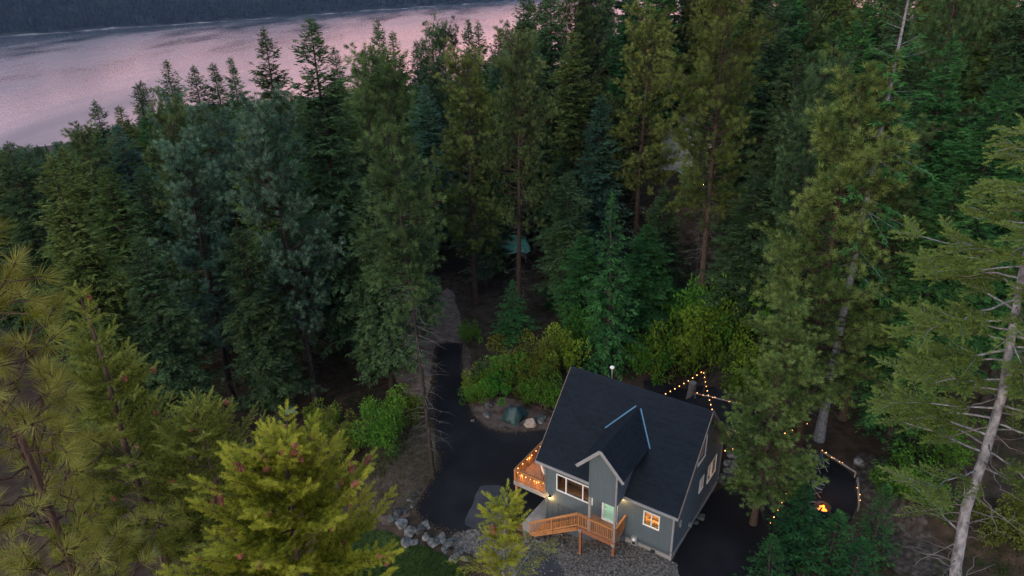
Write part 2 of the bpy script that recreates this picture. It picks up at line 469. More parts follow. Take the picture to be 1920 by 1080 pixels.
# ------------------------------------------------------------------ terrain, lake, far shore
def axis(lo, hi, flo, fhi, step, grow=1.18):
    a = list(np.arange(flo, fhi + 1e-6, step))
    s = step
    while a[-1] < hi: s *= grow; a.append(a[-1] + s)
    s = step
    while a[0] > lo: s *= grow; a.insert(0, a[0] - s)
    return np.array(a)
gx, gy = axis(-900, 900, -16, 34, .5), axis(-60, 950, 25, 66, .5)
GXX, GYY = np.meshgrid(gx, gy)
V = np.stack([GXX.ravel(), GYY.ravel(), ground(GXX, GYY).ravel()], 1)
nx, ny = len(gx), len(gy)
ii = (np.arange(ny - 1)[:, None] * nx + np.arange(nx - 1)[None, :]).ravel()
T = np.stack([ii, ii + 1, ii + 1 + nx, ii + nx], 1)
tag(link('ground', np_mesh('ground', V, T, 'litter', smooth=True)), 'brown needle-littered forest floor sloping down to the lake', kind='structure')

mb = MB(); mb.add([(-6000, 250, LAKE), (6000, 250, LAKE), (6000, 6500, LAKE), (-6000, 6500, LAKE)], [(0, 1, 2, 3)])
tag(mb.build('lake', 'lake_water'), 'calm lake reflecting a pink and lilac dusk sky', kind='structure')

# far mountain: shoreline along the line through the two measured shore points
S0, S2 = np.array([-735.0, 1075.0]), np.array([19.0, 1812.0])
sdir = (S2 - S0) / np.linalg.norm(S2 - S0); snor = np.array([-sdir[1], sdir[0]])
aa = np.linspace(-1500, 3200, 236); bb = np.concatenate([np.linspace(-12, 60, 10), np.linspace(75, 900, 42)])
AA, BB = np.meshgrid(aa, bb)
hn = 10 * np.sin(AA * .011 + 1) + 7 * np.sin(AA * .031 + BB * .01) + 4 * np.sin(AA * .07 + 2)
HZ = LAKE + np.where(BB < 6, BB * .35, 2.1 + 150 * (1 - np.exp(-(np.maximum(BB - 6, 0)) / 330)) * (1 + .012 * hn) + sstep(10, 120, BB) * hn * .5)
WOB = 7 * np.sin(AA * .013) + 4 * np.sin(AA * .041 + 1)
MXX = S0[0] + sdir[0] * AA + snor[0] * (BB + WOB); MYY = S0[1] + sdir[1] * AA + snor[1] * (BB + WOB)
V = np.stack([MXX.ravel(), MYY.ravel(), HZ.ravel()], 1)
nx, ny = len(aa), len(bb)
ii = (np.arange(ny - 1)[:, None] * nx + np.arange(nx - 1)[None, :]).ravel()
T = np.stack([ii, ii + 1, ii + 1 + nx, ii + nx], 1)
tag(link('mountain', np_mesh('mountain', V, T, 'mountain', smooth=True)), 'dark blue forested mountainside across the lake', kind='structure')
# pale shore strip
mb = MB()
for i in range(len(aa) - 1):
    q = []
    for a, b, z in ((aa[i], 0, .05), (aa[i + 1], 0, .05), (aa[i + 1], 1, 0), (aa[i], 1, 0)):
        w = 7 * math.sin(a * .013) + 4 * math.sin(a * .041 + 1)
        wd = max(.15, 1.7 + 1.8 * math.sin(a * .05) + 1.6 * math.sin(a * .17) + 1.2 * math.sin(a * .011))
        bbv = -1.5 if b == 0 else wd + 1
        p = S0 + sdir * a + snor * (bbv + w)
        q.append((p[0], p[1], LAKE + .25 + (0 if b == 0 else wd * .42)))
    mb.add(q, [(0, 1, 2, 3)])
tag(mb.build('shore', 'shore'), 'thin pale shoreline at the foot of the far mountain', kind='structure')
# forest that reads as one mass on the far mountainside
def far_forest(name, P, hts, m, label, seed):
    g = np.random.default_rng(seed)
    n = len(P); k = 6
    tiers = 3
    Vs, Ts, tn = [], [], []
    off = 0
    for t in range(tiers):
        z0 = hts * (.12 + .27 * t); z1 = hts * (.52 + .24 * t); rr = hts * (.20 - .055 * t)
        a = np.linspace(0, 2 * np.pi, k, endpoint=False)[None] + g.uniform(0, 6, (n, 1))
        rj = rr[:, None] * g.uniform(.65, 1.2, (n, k))
        ring = np.stack([P[:, 0:1] + np.cos(a) * rj, P[:, 1:2] + np.sin(a) * rj, P[:, 2:3] + z0[:, None] + g.uniform(-.3, .3, (n, k))], 2)
        tip = np.stack([P[:, 0], P[:, 1], P[:, 2] + z1], 1)[:, None]
        VV = np.concatenate([ring, tip], 1).reshape(-1, 3)
        base = (np.arange(n) * (k + 1))[:, None] + off
        i0 = np.arange(k)[None]; i1 = (np.arange(k)[None] + 1) % k
        TT = np.stack([base + i0, base + i1, np.broadcast_to(base + k, (n, k))], 2).reshape(-1, 3)
        Vs.append(VV); Ts.append(TT); off += len(VV)
        tn.append(np.repeat(g.uniform(0, 1, n), k + 1))
    return tag(link(name, np_mesh(name, np.concatenate(Vs), np.concatenate(Ts), m, np.concatenate(tn))), label, kind='stuff')
g = np.random.default_rng(3)
n = 9000
fa = g.uniform(-300, 1500, n); fb = 8 + g.uniform(0, 1, n) ** 1.3 * 420
hn = 10 * np.sin(fa * .011 + 1) + 7 * np.sin(fa * .031 + fb * .01) + 4 * np.sin(fa * .07 + 2)
fz = LAKE + 2.1 + 150 * (1 - np.exp(-(fb - 6) / 330)) * (1 + .012 * hn) + sstep(10, 120, fb) * hn * .5 - .5
wob = 7 * np.sin(fa * .013) + 4 * np.sin(fa * .041 + 1)
FP = np.stack([S0[0] + sdir[0] * fa + snor[0] * (fb + wob), S0[1] + sdir[1] * fa + snor[1] * (fb + wob), fz], 1)
far_forest('mountain_forest', FP, g.uniform(9, 22, n), 'far_fir', 'dark conifer forest covering the mountainside across the lake', 4)

# ------------------------------------------------------------------ draped ground patches
from mathutils.geometry import delaunay_2d_cdt
def inside(p, poly):
    x, y = p; r = False; j = len(poly) - 1
    for i in range(len(poly)):
        xi, yi = poly[i]; xj, yj = poly[j]
        if (yi > y) != (yj > y) and x < (xj - xi) * (y - yi) / (yj - yi) + xi: r = not r
        j = i
    return r
def smooth_poly(pts, it=2):
    for _ in range(it):
        q = []
        for i in range(len(pts)):
            a, b = pts[i], pts[(i + 1) % len(pts)]
            q += [(a[0] * .75 + b[0] * .25, a[1] * .75 + b[1] * .25), (a[0] * .25 + b[0] * .75, a[1] * .25 + b[1] * .75)]
        pts = q
    return pts
def drape(name, poly, m, dz, label, step=.5, smooth=1, kind='structure', wob=0.0, parent=None):
    poly = smooth_poly(poly, smooth)
    if wob:
        g = np.random.default_rng(len(name)); q = []
        for i, p in enumerate(poly):
            b = poly[(i + 1) % len(poly)]; L = math.hypot(b[0] - p[0], b[1] - p[1]); k = max(1, int(L / .35))
            for t in range(k):
                f = t / k; q.append((p[0] + (b[0] - p[0]) * f + g.normal(0, wob), p[1] + (b[1] - p[1]) * f + g.normal(0, wob)))
        poly = q
    xs = [p[0] for p in poly]; ys = [p[1] for p in poly]
    pts = [Vector(p) for p in poly]; n = len(pts)
    for x in np.arange(min(xs), max(xs), step):
        for y in np.arange(min(ys), max(ys), step):
            if inside((x, y), poly): pts.append(Vector((x, y)))
    vo, eo, fo, *_ = delaunay_2d_cdt(pts, [(i, (i + 1) % n) for i in range(n)], [], 1, 1e-4)
    mb = MB(); P = np.array([(v.x, v.y) for v in vo]); Z = ground(P[:, 0], P[:, 1]) + dz
    mb.add([(P[i, 0], P[i, 1], Z[i]) for i in range(len(P))], [tuple(f) for f in fo])
    o = mb.build(name, m, parent, smooth=True)
    if parent is None: tag(o, label, kind=kind)
    return o, poly
def pxpoly(pp): return [tuple(on_ground(*p)[:2]) for p in pp]
def hpoly(pp): return [tuple(H(a, b, 0)[:2]) for a, b in pp]

drv = pxpoly([(817, 644), (818, 645), (818, 652), (815, 690), (811, 730), (812, 790), (817, 840), (824, 872), (818, 892), (800, 915), (783, 942), (778, 958), (788, 974), (815, 990), (846, 1003), (890, 996), (960, 1004), (1010, 1000)])
drv += hpoly([(1.2, -.6), (1.2, 9.5)]) + pxpoly([(1025, 803), (985, 811), (945, 811), (915, 803), (895, 787), (880, 765), (872, 732), (868, 690), (867, 652), (867, 645), (866, 644)])
_, DRV = drape('driveway', drv, 'asphalt', .035, 'fresh black asphalt driveway curving round to the house', smooth=1)
drape('driveway_worn_patch', pxpoly([(896, 916), (915, 908), (945, 912), (952, 940), (958, 985), (950, 996), (872, 991), (874, 972), (886, 945)]), 'asphalt_grey', .05, 'paler rectangular patch of asphalt on the driveway', smooth=1, wob=.05)  # paler asphalt tone laid over part of the drive
drape('dirt_road', pxpoly([(728, 700), (745, 665), (795, 640), (806, 600), (822, 560), (834, 540), (850, 545), (858, 580), (872, 625), (874, 652), (868, 643), (816, 643), (809, 690), (806, 742), (782, 756)]), 'road_dirt', .03, 'brown dirt track leading on from the end of the asphalt', smooth=2, wob=.08)
drape('drive_verge', pxpoly([(864, 640), (882, 655), (884, 720), (892, 752), (905, 745), (960, 745), (1030, 770), (1035, 815), (985, 817), (942, 817), (910, 808), (888, 790), (874, 766), (867, 735)]), 'dirt', .022, 'brown dirt verge with rocks beside the driveway bend', smooth=1, wob=.05)
drape('mound_dirt', pxpoly([(690, 842), (735, 808), (790, 780), (812, 800), (820, 880), (785, 938), (752, 985), (705, 985), (670, 915)]), 'dirt', .03, 'dry grassy dirt mound beside the driveway', smooth=1, wob=.08)
_, GRAV = drape('gravel_bank', pxpoly([(845, 1004), (890, 990), (975, 1000), (1000, 990)]) + hpoly([(1.0, .4), (9.3, .4), (10.1, -.4), (10.2, -1.8)]) + pxpoly([(1300, 1085), (1200, 1130), (900, 1130), (930, 1060), (880, 1040), (850, 1030)]), 'gravel', .05, 'grey gravel bank under the porch at the front of the house', smooth=1, wob=.06)
drape('side_drive', hpoly([(9.0, .2), (9.0, 9.0), (13.0, 9.2), (16.0, 3.0), (15.0, -2.0), (15, -7), (10.4, -7), (10.6, -2.2), (10.3, -.6)]), 'asphalt', .03, 'dark asphalt yard along the gable side of the house', smooth=1)
drape('concrete_pad', [tuple(at_z(*p, .03)[:2]) for p in ((967, 994), (1023, 934), (1060, 925), (1075, 975), (1003, 1003))], 'concrete', .075, 'pale concrete pad at the foot of the porch stairs', smooth=0)
drape('back_patio', pxpoly([(1195, 716), (1240, 712), (1300, 726), (1360, 745), (1425, 772), (1450, 800), (1400, 835), (1370, 840), (1330, 790), (1250, 760)]), 'asphalt', .035, 'dark paved terrace behind the house', smooth=1)
drape('fire_patio', pxpoly([(1500, 862), (1535, 850), (1602, 888), (1610, 960), (1560, 1005), (1480, 985), (1450, 900)]), 'asphalt', .035, 'dark paved fire pit patio beyond the pines', smooth=1)
drape('dirt_slope', pxpoly([(1590, 850), (1640, 850), (1700, 900), (1740, 1000), (1800, 1085), (1660, 1085), (1640, 980), (1610, 930)]), 'stony', .10, 'bare stony dirt slope beyond the fire pit', smooth=2, wob=.1, step=.3)
drape('lower_drive', pxpoly([(985, 1030), (1035, 1040), (1065, 1085), (1000, 1110), (960, 1085)]), 'asphalt_grey', .07, 'dark strip of paving at the bottom of the gravel bank', smooth=1)
_, LAWN = drape('lawn', pxpoly([(722, 992), (770, 1018), (850, 1048), (880, 1085), (800, 1160), (520, 1160), (560, 1050), (640, 1000)]), 'lawn', .03, 'patch of green lawn below the rock edging', smooth=1)

# ------------------------------------------------------------------ the house
house = tag(empty('house', tuple(HO), -YAW), 'grey-blue gabled house with steep black roof and tall entry dormer', 'house')
RP = 4.617 / 4.395
W_, YF, YB, XL, XR, ZB, FL = 9.434, .35, 8.44, .5, 9.1, -5.6, -2.7
def wall_cells(holes, u0, u1, z0, z1):
    us = sorted({u0, u1, *[h[0] for h in holes], *[h[1] for h in holes]}); zs = sorted({z0, z1, *[h[2] for h in holes], *[h[3] for h in holes]})
    for a, b in zip(us, us[1:]):
        for c, d in zip(zs, zs[1:]):
            if not any(h[0] <= (a + b) / 2 <= h[1] and h[2] <= (c + d) / 2 <= h[3] for h in holes): yield a, b, c, d
LWIN, RWIN, DOOR = (1.38, 3.83, -1.93, -.77), (7.30, 8.19, -1.73, -.80), (4.6, 5.52, FL, -.62)
mb = MB()
for a, b, c, d in wall_cells([LWIN, RWIN, DOOR], XL, XR, -3.0, .28): mb.box(a, b, YF, YF + .15, c, d)
mb.build('wall', 'siding', house)
mb = MB().box(XL, XR, YB - .15, YB, -3.0, .28); mb.build('wall', 'siding', house)
def gable(x0, x1, holes, upper):
    mb = MB()
    for a, b, c, d in wall_cells(holes, YF + .151, YB - .151, -3.0, .3): mb.box(x0, x1, a, b, c, d)
    ys = sorted({YF + .151, YB - .151, 4.395, *([upper[0], upper[1]] if upper else [])})
    top = lambda y: (min(y, 8.79 - y)) * RP - .14
    def prism(y0, y1, za, zb0, zb1):
        vs = [(x, y, z) for x in (x0, x1) for y, z in ((y0, za), (y1, za), (y1, zb1), (y0, zb0))]
        mb.add(vs, [(3, 2, 1, 0), (4, 5, 6, 7), (0, 1, 5, 4), (1, 2, 6, 5), (2, 3, 7, 6), (3, 0, 4, 7)])
    for a, b in zip(ys, ys[1:]):
        if upper and upper[0] <= (a + b) / 2 <= upper[1]:
            prism(a, b, .3, upper[2], upper[2]); prism(a, b, upper[3], top(a), top(b))
        else: prism(a, b, .3, top(a), top(b))
    return mb.build('gable_wall', 'siding', house)
GW = [(5.91, 7.34, -1.86, -.62), (4.44, 5.02, -1.56, -.66)]
gable(XR - .15, XR, GW, (3.6, 4.8, 1.08, 2.5))
gable(XL, XL + .15, [(2.2, 4.4, FL, -.6)], None)
# lower storey: board and batten with a concrete footing
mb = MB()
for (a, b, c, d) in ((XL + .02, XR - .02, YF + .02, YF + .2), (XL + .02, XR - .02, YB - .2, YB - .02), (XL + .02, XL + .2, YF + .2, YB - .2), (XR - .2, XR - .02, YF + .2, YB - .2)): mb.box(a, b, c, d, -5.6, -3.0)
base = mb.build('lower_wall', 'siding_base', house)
bat = MB().box(-.02, .02, -.018, .02, -2.3, -.02).mesh('batten', 'siding_base')
for i in range(22):
    link('batten', bat, base, (XL + .1 + i * .405, YF + .02, -3.0))
    if i < 20: o = link('batten', bat, base, (XR - .02, YF + .15 + i * .42, -3.0)); o.rotation_euler = (0, 0, math.pi / 2)
mb = MB().box(6.2, XR + .03, YF - .03, YF + .1, -5.6, -3.35).box(XR - .1, XR + .03, YF + .1, YB, -5.6, -3.35); mb.build('foundation', 'foundation', house)
mb = MB().box(XL - .02, XR + .02, YF - .025, YF + .02, -3.06, -2.98).box(XR, XR + .025, YF + .02, YB, -3.06, -2.98); mb.build('band_board', 'siding', house)
for x, y, zb in ((XL, YF, -5.6), (XR, YF, -5.6), (XR, YB, -5.6)):
    sx = -1 if x == XL else 1; sy = -1 if y == YF else 1
    mb = MB().box(min(x, x + sx * .025) - (.08 if sx > 0 else 0), max(x, x + sx * .025) + (.08 if sx < 0 else 0), y - .025 if sy < 0 else y - .1, y + .1 if sy < 0 else y + .025, zb, .02)
    mb.build('corner_board', 'trim_grey' if x == XR else 'siding', house)
# main roof: stepped shingle courses over a slab
def roof_plane(name, ridge0, ridge1, eave0, eave1, n, step=.022, bw=.30):
    """courses from the eave to the ridge; corner points given along the course direction; each shingle gets its own tint"""
    r0, r1, e0, e1 = [np.array(p, float) for p in (ridge0, ridge1, eave0, eave1)]
    nn = np.cross(e1 - e0, r0 - e0); nn /= np.linalg.norm(nn)
    if nn[2] < 0: nn = -nn
    g = np.random.default_rng(n); mb = MB()
    for i in range(n):
        a, b = i / n, (i + 1) / n
        p0, p1 = e0 + (r0 - e0) * a, e1 + (r1 - e1) * a; q0, q1 = e0 + (r0 - e0) * b, e1 + (r1 - e1) * b
        L = np.linalg.norm(p1 - p0); k = max(1, int(L / bw)); off = g.uniform(0, 1) / k
        cuts = [0] + [min(1, max(0, (j + .0) / k + off)) for j in range(k) if 0.02 < j / k + off < .98] + [1]
        for c, d in zip(cuts, cuts[1:]):
            h = step * g.uniform(.75, 1.35)
            A, B = p0 + (p1 - p0) * c, p0 + (p1 - p0) * d; Cc, Dd = q0 + (q1 - q0) * d, q0 + (q1 - q0) * c
            mb.add([A, B, B + nn * h, A + nn * h, Cc + nn * .001, Dd + nn * .001], [(0, 1, 2, 3), (3, 2, 4, 5)], tint=float(np.clip(g.uniform(.20, .65) + .08 * math.sin(i * 2.1) + .06 * math.sin(i * .37 + c * 9), 0, 1)))
    return mb.build(name, 'shingle', house, tint=True)
def slab(pts, th, name, m, parent):
    P = [np.array(p, float) for p in pts]; nn = np.cross(P[1] - P[0], P[3] - P[0]); nn /= np.linalg.norm(nn)
    if nn[2] < 0: nn = -nn
    return MB().add([p - nn * .004 for p in P] + [p - nn * th for p in P], [(0, 1, 2, 3), (7, 6, 5, 4), (0, 4, 5, 1), (1, 5, 6, 2), (2, 6, 7, 3), (3, 7, 4, 0)]).build(name, m, parent)
RZ = 4.617
roof = roof_plane('roof', (0, 4.395, RZ), (W_, 4.395, RZ), (0, 0, 0), (W_, 0, 0), 45)
roofb = roof_plane('roof', (W_, 4.395, RZ), (0, 4.395, RZ), (W_, 8.79, 0), (0, 8.79, 0), 30)
slab([(0, 0, 0), (W_, 0, 0), (W_, 4.395, RZ), (0, 4.395, RZ)], .16, 'roof_deck', 'trim_brown', roof)
slab([(W_, 8.79, 0), (0, 8.79, 0), (0, 4.395, RZ), (W_, 4.395, RZ)], .16, 'roof_deck', 'trim_brown', roofb)
mb = MB()
for i in range(38):
    x0, x1 = i * W_ / 38, (i + 1) * W_ / 38 + .02
    z = RZ + .02 + (i % 2) * .004
    mb.add([(x0, 4.27, z - .13), (x1, 4.27, z - .13), (x1, 4.395, z), (x0, 4.395, z), (x1, 4.52, z - .13), (x0, 4.52, z - .13)], [(0, 1, 2, 3), (3, 2, 4, 5)], tint=rnd.uniform(.3, 1.0))
mb.build('ridge_cap', 'shingle', roof, tint=True)
MB().box(-.01, W_ + .01, -.075, -.012, -.16, -.01).build('gutter', 'trim_grey', roof)
MB().bar((W_ + .012, -.02, -.09), (W_ + .012, 4.4, RZ - .07), .03, .2, up=(0, -RZ, 4.395)).build('rake_board', 'trim_brown', roof)
MB().bar((W_ + .012, 8.8, -.09), (W_ + .012, 4.4, RZ - .07), .03, .2, up=(0, RZ, 4.395)).build('rake_board', 'trim_brown', roofb)
MB().bar((-.012, -.02, -.09), (-.012, 4.4, RZ - .07), .03, .2, up=(0, -RZ, 4.395)).build('rake_board', 'trim_brown', roof)
# entry dormer
DX0, DX1, DR, DRZ, DE0, DE1, DEZ, DYF = 4.35, 6.10, 5.13, 3.76, 3.68, 6.58, 2.21, -1.35
ym = DEZ / RP
droof = roof_plane('dormer_roof', (DR, DYF, DRZ), (DR, 3.60, DRZ), (DE0, DYF, DEZ), (DE0, ym + .02, DEZ), 15)
droof2 = roof_plane('dormer_roof', (DR, 3.60, DRZ), (DR, DYF, DRZ), (DE1, ym + .02, DEZ), (DE1, DYF, DEZ), 15)
slab([(DE0, DYF, DEZ), (DR, DYF, DRZ), (DR, 3.55, DRZ), (DE0, ym, DEZ)], .12, 'dormer_roof_deck', 'trim_grey', droof)
slab([(DR, DYF, DRZ), (DE1, DYF, DEZ), (DE1, ym, DEZ), (DR, 3.55, DRZ)], .12, 'dormer_roof_deck', 'trim_grey', droof2)
MB().bar((DE0 - .04, DYF - .015, DEZ - .11), (DR, DYF - .015, DRZ - .065), .03, .2, up=(-1.55, 0, 1.45)).build('rake_board', 'trim_grey', droof)
MB().bar((DE1 + .04, DYF - .018, DEZ - .11), (DR, DYF - .018, DRZ - .065), .03, .2, up=(1.55, 0, 1.45)).build('rake_board', 'trim_grey', droof2)
def on_roof(x, y, h=.03): return (x, y, y * RP + h)
MB().bar(on_roof(4.97, 3.60), on_roof(3.58, 2.30), .075, .02, up=(0, -RZ, 4.395)).build('valley_flashing', 'flash_blue', roof)
MB().bar(on_roof(5.30, 3.56), on_roof(6.64, 2.12), .075, .02, up=(0, -RZ, 4.395)).build('valley_flashing', 'flash_blue', roof)
dt = lambda x: DRZ - abs(x - DR) * (DRZ - DEZ) / (DR - DE0 if x < DR else DE1 - DR) - .14
mb = MB()
for y0, y1 in ((-1.05, -.95),):
    xs = [DX0, DR, DX1]
    for a, b in zip(xs, xs[1:]):
        vs = [(x, y, z) for y in (y0, y1) for x, z in ((a, -.07), (b, -.07), (b, dt(b)), (a, dt(a)))]
        mb.add(vs, [(0, 1, 2, 3), (7, 6, 5, 4), (0, 4, 5, 1), (1, 5, 6, 2), (2, 6, 7, 3), (3, 7, 4, 0)])
mb.box(DX0, DX0 + .1, -.95, 2.5, -.07, dt(DX0)).box(DX1 - .1, DX1, -.95, 2.5, -.07, dt(DX1))
mb.box(DX0 + .1, DX1 - .1, -.95, YF, -.07, .0)
mb.build('dormer_wall', 'siding', house)
for x in (DX0, DX1):
    s = -1 if x == DX0 else 1
    MB().box(min(x, x + s * .022) - (.07 if s > 0 else 0), max(x, x + s * .022) + (.07 if s < 0 else 0), -1.075, -.96, -.07, dt(x) - .01).build('corner_board', 'trim_grey' if s > 0 else 'siding', house)
# windows: frame bars with panes set back
def window_front(x0, x1, z0, z1, splits, m='trim_white'):
    w = MB(); t = .07
    w.box(x0 - t, x1 + t, YF - .035, YF + .03, z1, z1 + t).box(x0 - t, x1 + t, YF - .05, YF + .03, z0 - t, z0)
    w.box(x0 - t, x0, YF - .035, YF + .03, z0, z1).box(x1, x1 + t, YF - .035, YF + .03, z0, z1)
    for s in splits: w.box(s - .035, s + .035, YF - .03, YF + .05, z0, z1)
    o = w.build('window', m, house)
    e = [x0, *splits, x1]
    for a, b in zip(e, e[1:]): MB().box(a + .001, b - .001, YF + .055, YF + .065, z0, z1).build('pane', 'glass', o)
    return o
window_front(*LWIN[:2], LWIN[2], LWIN[3], [2.01, 3.20])
window_front(*RWIN[:2], RWIN[2], RWIN[3], [7.745])
def window_side(x, s, y0, y1, z0, z1, splits, m='trim_white'):
    w = MB(); t = .07
    B_ = lambda d0, d1, a, b, c, d: w.box(min(x + s * d0, x + s * d1), max(x + s * d0, x + s * d1), a, b, c, d)
    B_(-.03, .035, y0 - t, y1 + t, z1, z1 + t); B_(-.03, .05, y0 - t, y1 + t, z0 - t, z0); B_(-.03, .035, y0 - t, y0, z0, z1); B_(-.03, .035, y1, y1 + t, z0, z1)
    for q in splits: B_(-.05, .03, q - .035, q + .035, z0, z1)
    o = w.build('window', m, house); e = [y0, *splits, y1]
    for a, b in zip(e, e[1:]):
        MB().box(min(x - s * .055, x - s * .065), max(x - s * .055, x - s * .065), a, b, z0, z1).build('pane', 'glass', o)
for (a, b, c, d), sp in zip(GW, ([6.6], [4.73])): window_side(XR, 1, a, b, c, d, sp)
window_side(XR, 1, 3.6, 4.8, 1.08, 2.5, [])
window_side(XL, -1, 2.2, 4.4, FL + .07, -.6, [3.3])
# mint entry door with frame, panels, handle
d = MB().box(DOOR[0] + .06, DOOR[1] - .06, YF + .04, YF + .09, DOOR[2] + .04, DOOR[3] - .05).build('door', 'mint_door', house)
for zz0, zz1 in ((-2.5, -1.85), (-1.7, -.9)):
    for xx in (4.73, 5.10): MB().box(xx, xx + .3, YF + .03, YF + .0405, zz0, zz1).build('door_panel', 'mint_door', d)
MB().box(DOOR[0] - .06, DOOR[0] + .06, YF - .03, YF + .1, FL, DOOR[3] + .06).box(DOOR[1] - .06, DOOR[1] + .06, YF - .03, YF + .1, FL, DOOR[3] + .06).box(DOOR[0] + .06, DOOR[1] - .06, YF - .03, YF + .1, DOOR[3] - .05, DOOR[3] + .06).box(DOOR[0] - .05, DOOR[1] + .05, YF - .1, YF + .1, FL - .0, FL + .04).build('door_frame', 'trim_white', d)
MB().tube([(4.74, YF + .03, -1.72), (4.74, YF - .03, -1.72), (4.84, YF - .03, -1.72)], .014, 6).build('door_handle', 'black_metal', d)
# garage door under the side deck
gd = MB().box(XL - .01, XL + .02, 2.0, 6.6, -5.3, -3.15).build('garage_door', 'trim_white', house)
for i in range(4):
    for j in range(4): MB().box(XL - .025, XL - .011, 2.1 + j * 1.14, 3.12 + j * 1.14, -5.22 + i * .52, -4.78 + i * .52).build('door_panel', 'trim_white', gd)
# interior rooms seen through the glass
MB().box(XL + .16, XR - .16, YF + .16, YB - .16, FL - .2, FL).build('floor', 'interior_floor', house)
MB().box(XL + .16, XR - .16, YF + .16, YB - .16, -.16, -.06).build('ceiling', 'interior_wall', house)
MB().box(4.15, 4.25, YF + .16, 5.5, FL, -.16).box(6.3, 6.4, YF + .16, 4.2, FL, -.16).box(6.4, XR - .16, 4.1, 4.2, FL, -.16).box(XL + .16, 4.15, 5.4, 5.5, FL, -.16).build('partition_wall', 'interior_wall', house)
# porch deck with posts, rails and stairs
def railing(parent, a, b, rail_h, nb, m='cedar', post=(True, True)):
    a = np.array(a, float); b = np.array(b, float)
    up = np.array([0, 0, rail_h])
    MB().bar(a + up, b + up, .12, .04).build('hand_rail', m, parent)
    MB().bar(a + up * .90, b + up * .90, .04, .08).build('top_rail', m, parent)
    MB().bar(a + up * .12, b + up * .12, .04, .08).build('bottom_rail', m, parent)
    key = ('bal', round(rail_h, 2), m)
    if key not in CACHE: CACHE[key] = MB().box(-.018, .018, -.018, .018, rail_h * .08, rail_h * .9).mesh('baluster', m)
    for i in range(nb):
        t = (i + .5) / nb
        o = link('baluster', CACHE[key], parent, tuple(a + (b - a) * t))
        d = b - a; o.rotation_euler = (0, 0, math.atan2(d[1], d[0]))
    for p, on in ((a, post[0]), (b, post[1])):
        if on: MB().box(p[0] - .045, p[0] + .045, p[1] - .045, p[1] + .045, p[2] - .12, p[2] + rail_h + .02 - .04).build('rail_post', m, parent)
CACHE = {}
mb = MB()
for i in range(10): mb.box(3.66, 6.16, -1.09 + i * .144, -1.09 + i * .144 + .138, FL - .04, FL)
porch = mb.build('porch', 'deck_board', house)
MB().box(3.64, 6.18, -1.14, -1.095, FL - .28, FL - .0).build('rim_joist', 'cedar_dark', porch)
MB().box(3.62, 3.655, -1.09, YF, FL - .28, FL - .05).build('rim_joist', 'cedar_dark', porch)
railing(porch, (3.70, -1.06, FL), (DX0, -1.06, FL), 1.02, 6, post=(True, False))
railing(porch, (DX0, -1.06, FL), (DX1, -1.06, FL), 1.02, 14, post=(False, False))
railing(porch, (DX1 + .02, -1.0, FL), (DX1 + .02, YF - .04, FL), 1.02, 10, post=(False, False))
for x in (DX0 + .05, DX1 - .05): MB().box(x - .07, x + .07, -1.07, -.93, FL + .0, -.07).build('porch_post', 'trim_grey', porch)
for x, zb in ((3.84, -5.3), (6.05, -4.4)):
    o = MB().box(x - .075, x + .075, -1.09, -.94, zb, FL - .28).build('support_post', 'cedar_dark', porch)
    MB().box(x - .09, x + .09, -1.165, -1.142, FL - .3, FL - .12).build('bracket', 'metal_grey', o)
NS = 12
stair = MB().bar((3.60, -1.05, FL - .22), (.28, -1.05, -5.22), .05, .24).build('stairs', 'cedar', house)
MB().bar((3.60, -.12, FL - .22), (.28, -.12, -5.22), .05, .24).build('stringer', 'cedar', stair)
for i in range(NS):
    x = 3.62 - (i + 1) * .272; z = FL - (i + 1) * .195
    MB().box(x, x + .29, -1.12, -.08, z - .04, z).build('tread', 'cedar', stair)
railing(stair, (3.62, -1.06, FL), (.20, -1.06, -5.20), 1.02, 28, post=(False, True))
MB().box(1.83 - .045, 1.83 + .045, -1.11, -1.02, -4.3, -2.99).build('rail_post', 'cedar', stair)
# side deck
mb = MB()
for i in range(17): mb.box(-1.93 + i * .143, -1.93 + i * .143 + .137, .36, 7.2, -2.79, -2.75)
deck = mb.build('side_deck', 'deck_board', house)
MB().box(-1.97, .48, .30, .355, -3.06, -2.76).build('rim_joist', 'foundation', deck)
MB().box(-1.99, -1.94, .36, 7.2, -3.06, -2.76).build('rim_joist', 'foundation', deck)
railing(deck, (-1.92, .40, -2.75), (.44, .40, -2.75), .92, 19)
railing(deck, (-1.92, .44, -2.75), (-1.92, 7.2, -2.75), .92, 54, post=(False, True))
for y in (.42, 3.7, 7.1):
    MB().box(-1.90, -1.75, y - .04, y + .11, -5.45, -3.06).build('support_post', 'cedar', deck)
for y in (2.1, 3.8, 5.5): MB().box(-1.965, -1.875, y - .045, y + .045, -2.85, -1.86).build('rail_post', 'cedar', deck)
# meter box with conduit, wall vent, downlight cable, vent pipe
mt = MB().box(6.62, 6.98, YF - .16, YF - .002, -3.62, -2.95).build('electric_meter', 'metal_grey', house)
MB().lathe([(.0, 0), (.10, .0), (.10, .05), (.07, .09), (.0, .10)], 14).build('meter_dial', 'trim_white', mt).matrix_local = Matrix.Translation((6.80, YF - .16, -3.12)) @ Matrix.Rotation(math.pi / 2, 4, 'X')
MB().box(6.70, 6.90, YF - .175, YF - .161, -3.5, -3.3).build('meter_window', 'black_metal', mt)
MB().tube([(6.72, YF - .07, -3.6), (6.72, YF - .07, -4.6)], .03, 8).build('conduit', 'metal_grey', mt)
MB().box(7.86, 8.12, YF - .10, YF - .03, -3.55, -3.38).build('dryer_vent', 'black_metal', house)
MB().box(XR, XR + .12, 1.25, 1.40, -1.8, -1.35).build('side_lamp', 'trim_grey', house)
MB().box(XR + .03, XR + .22, 2.9, 3.1, -3.1, -2.9).build('hose_bib', 'metal_grey', house)
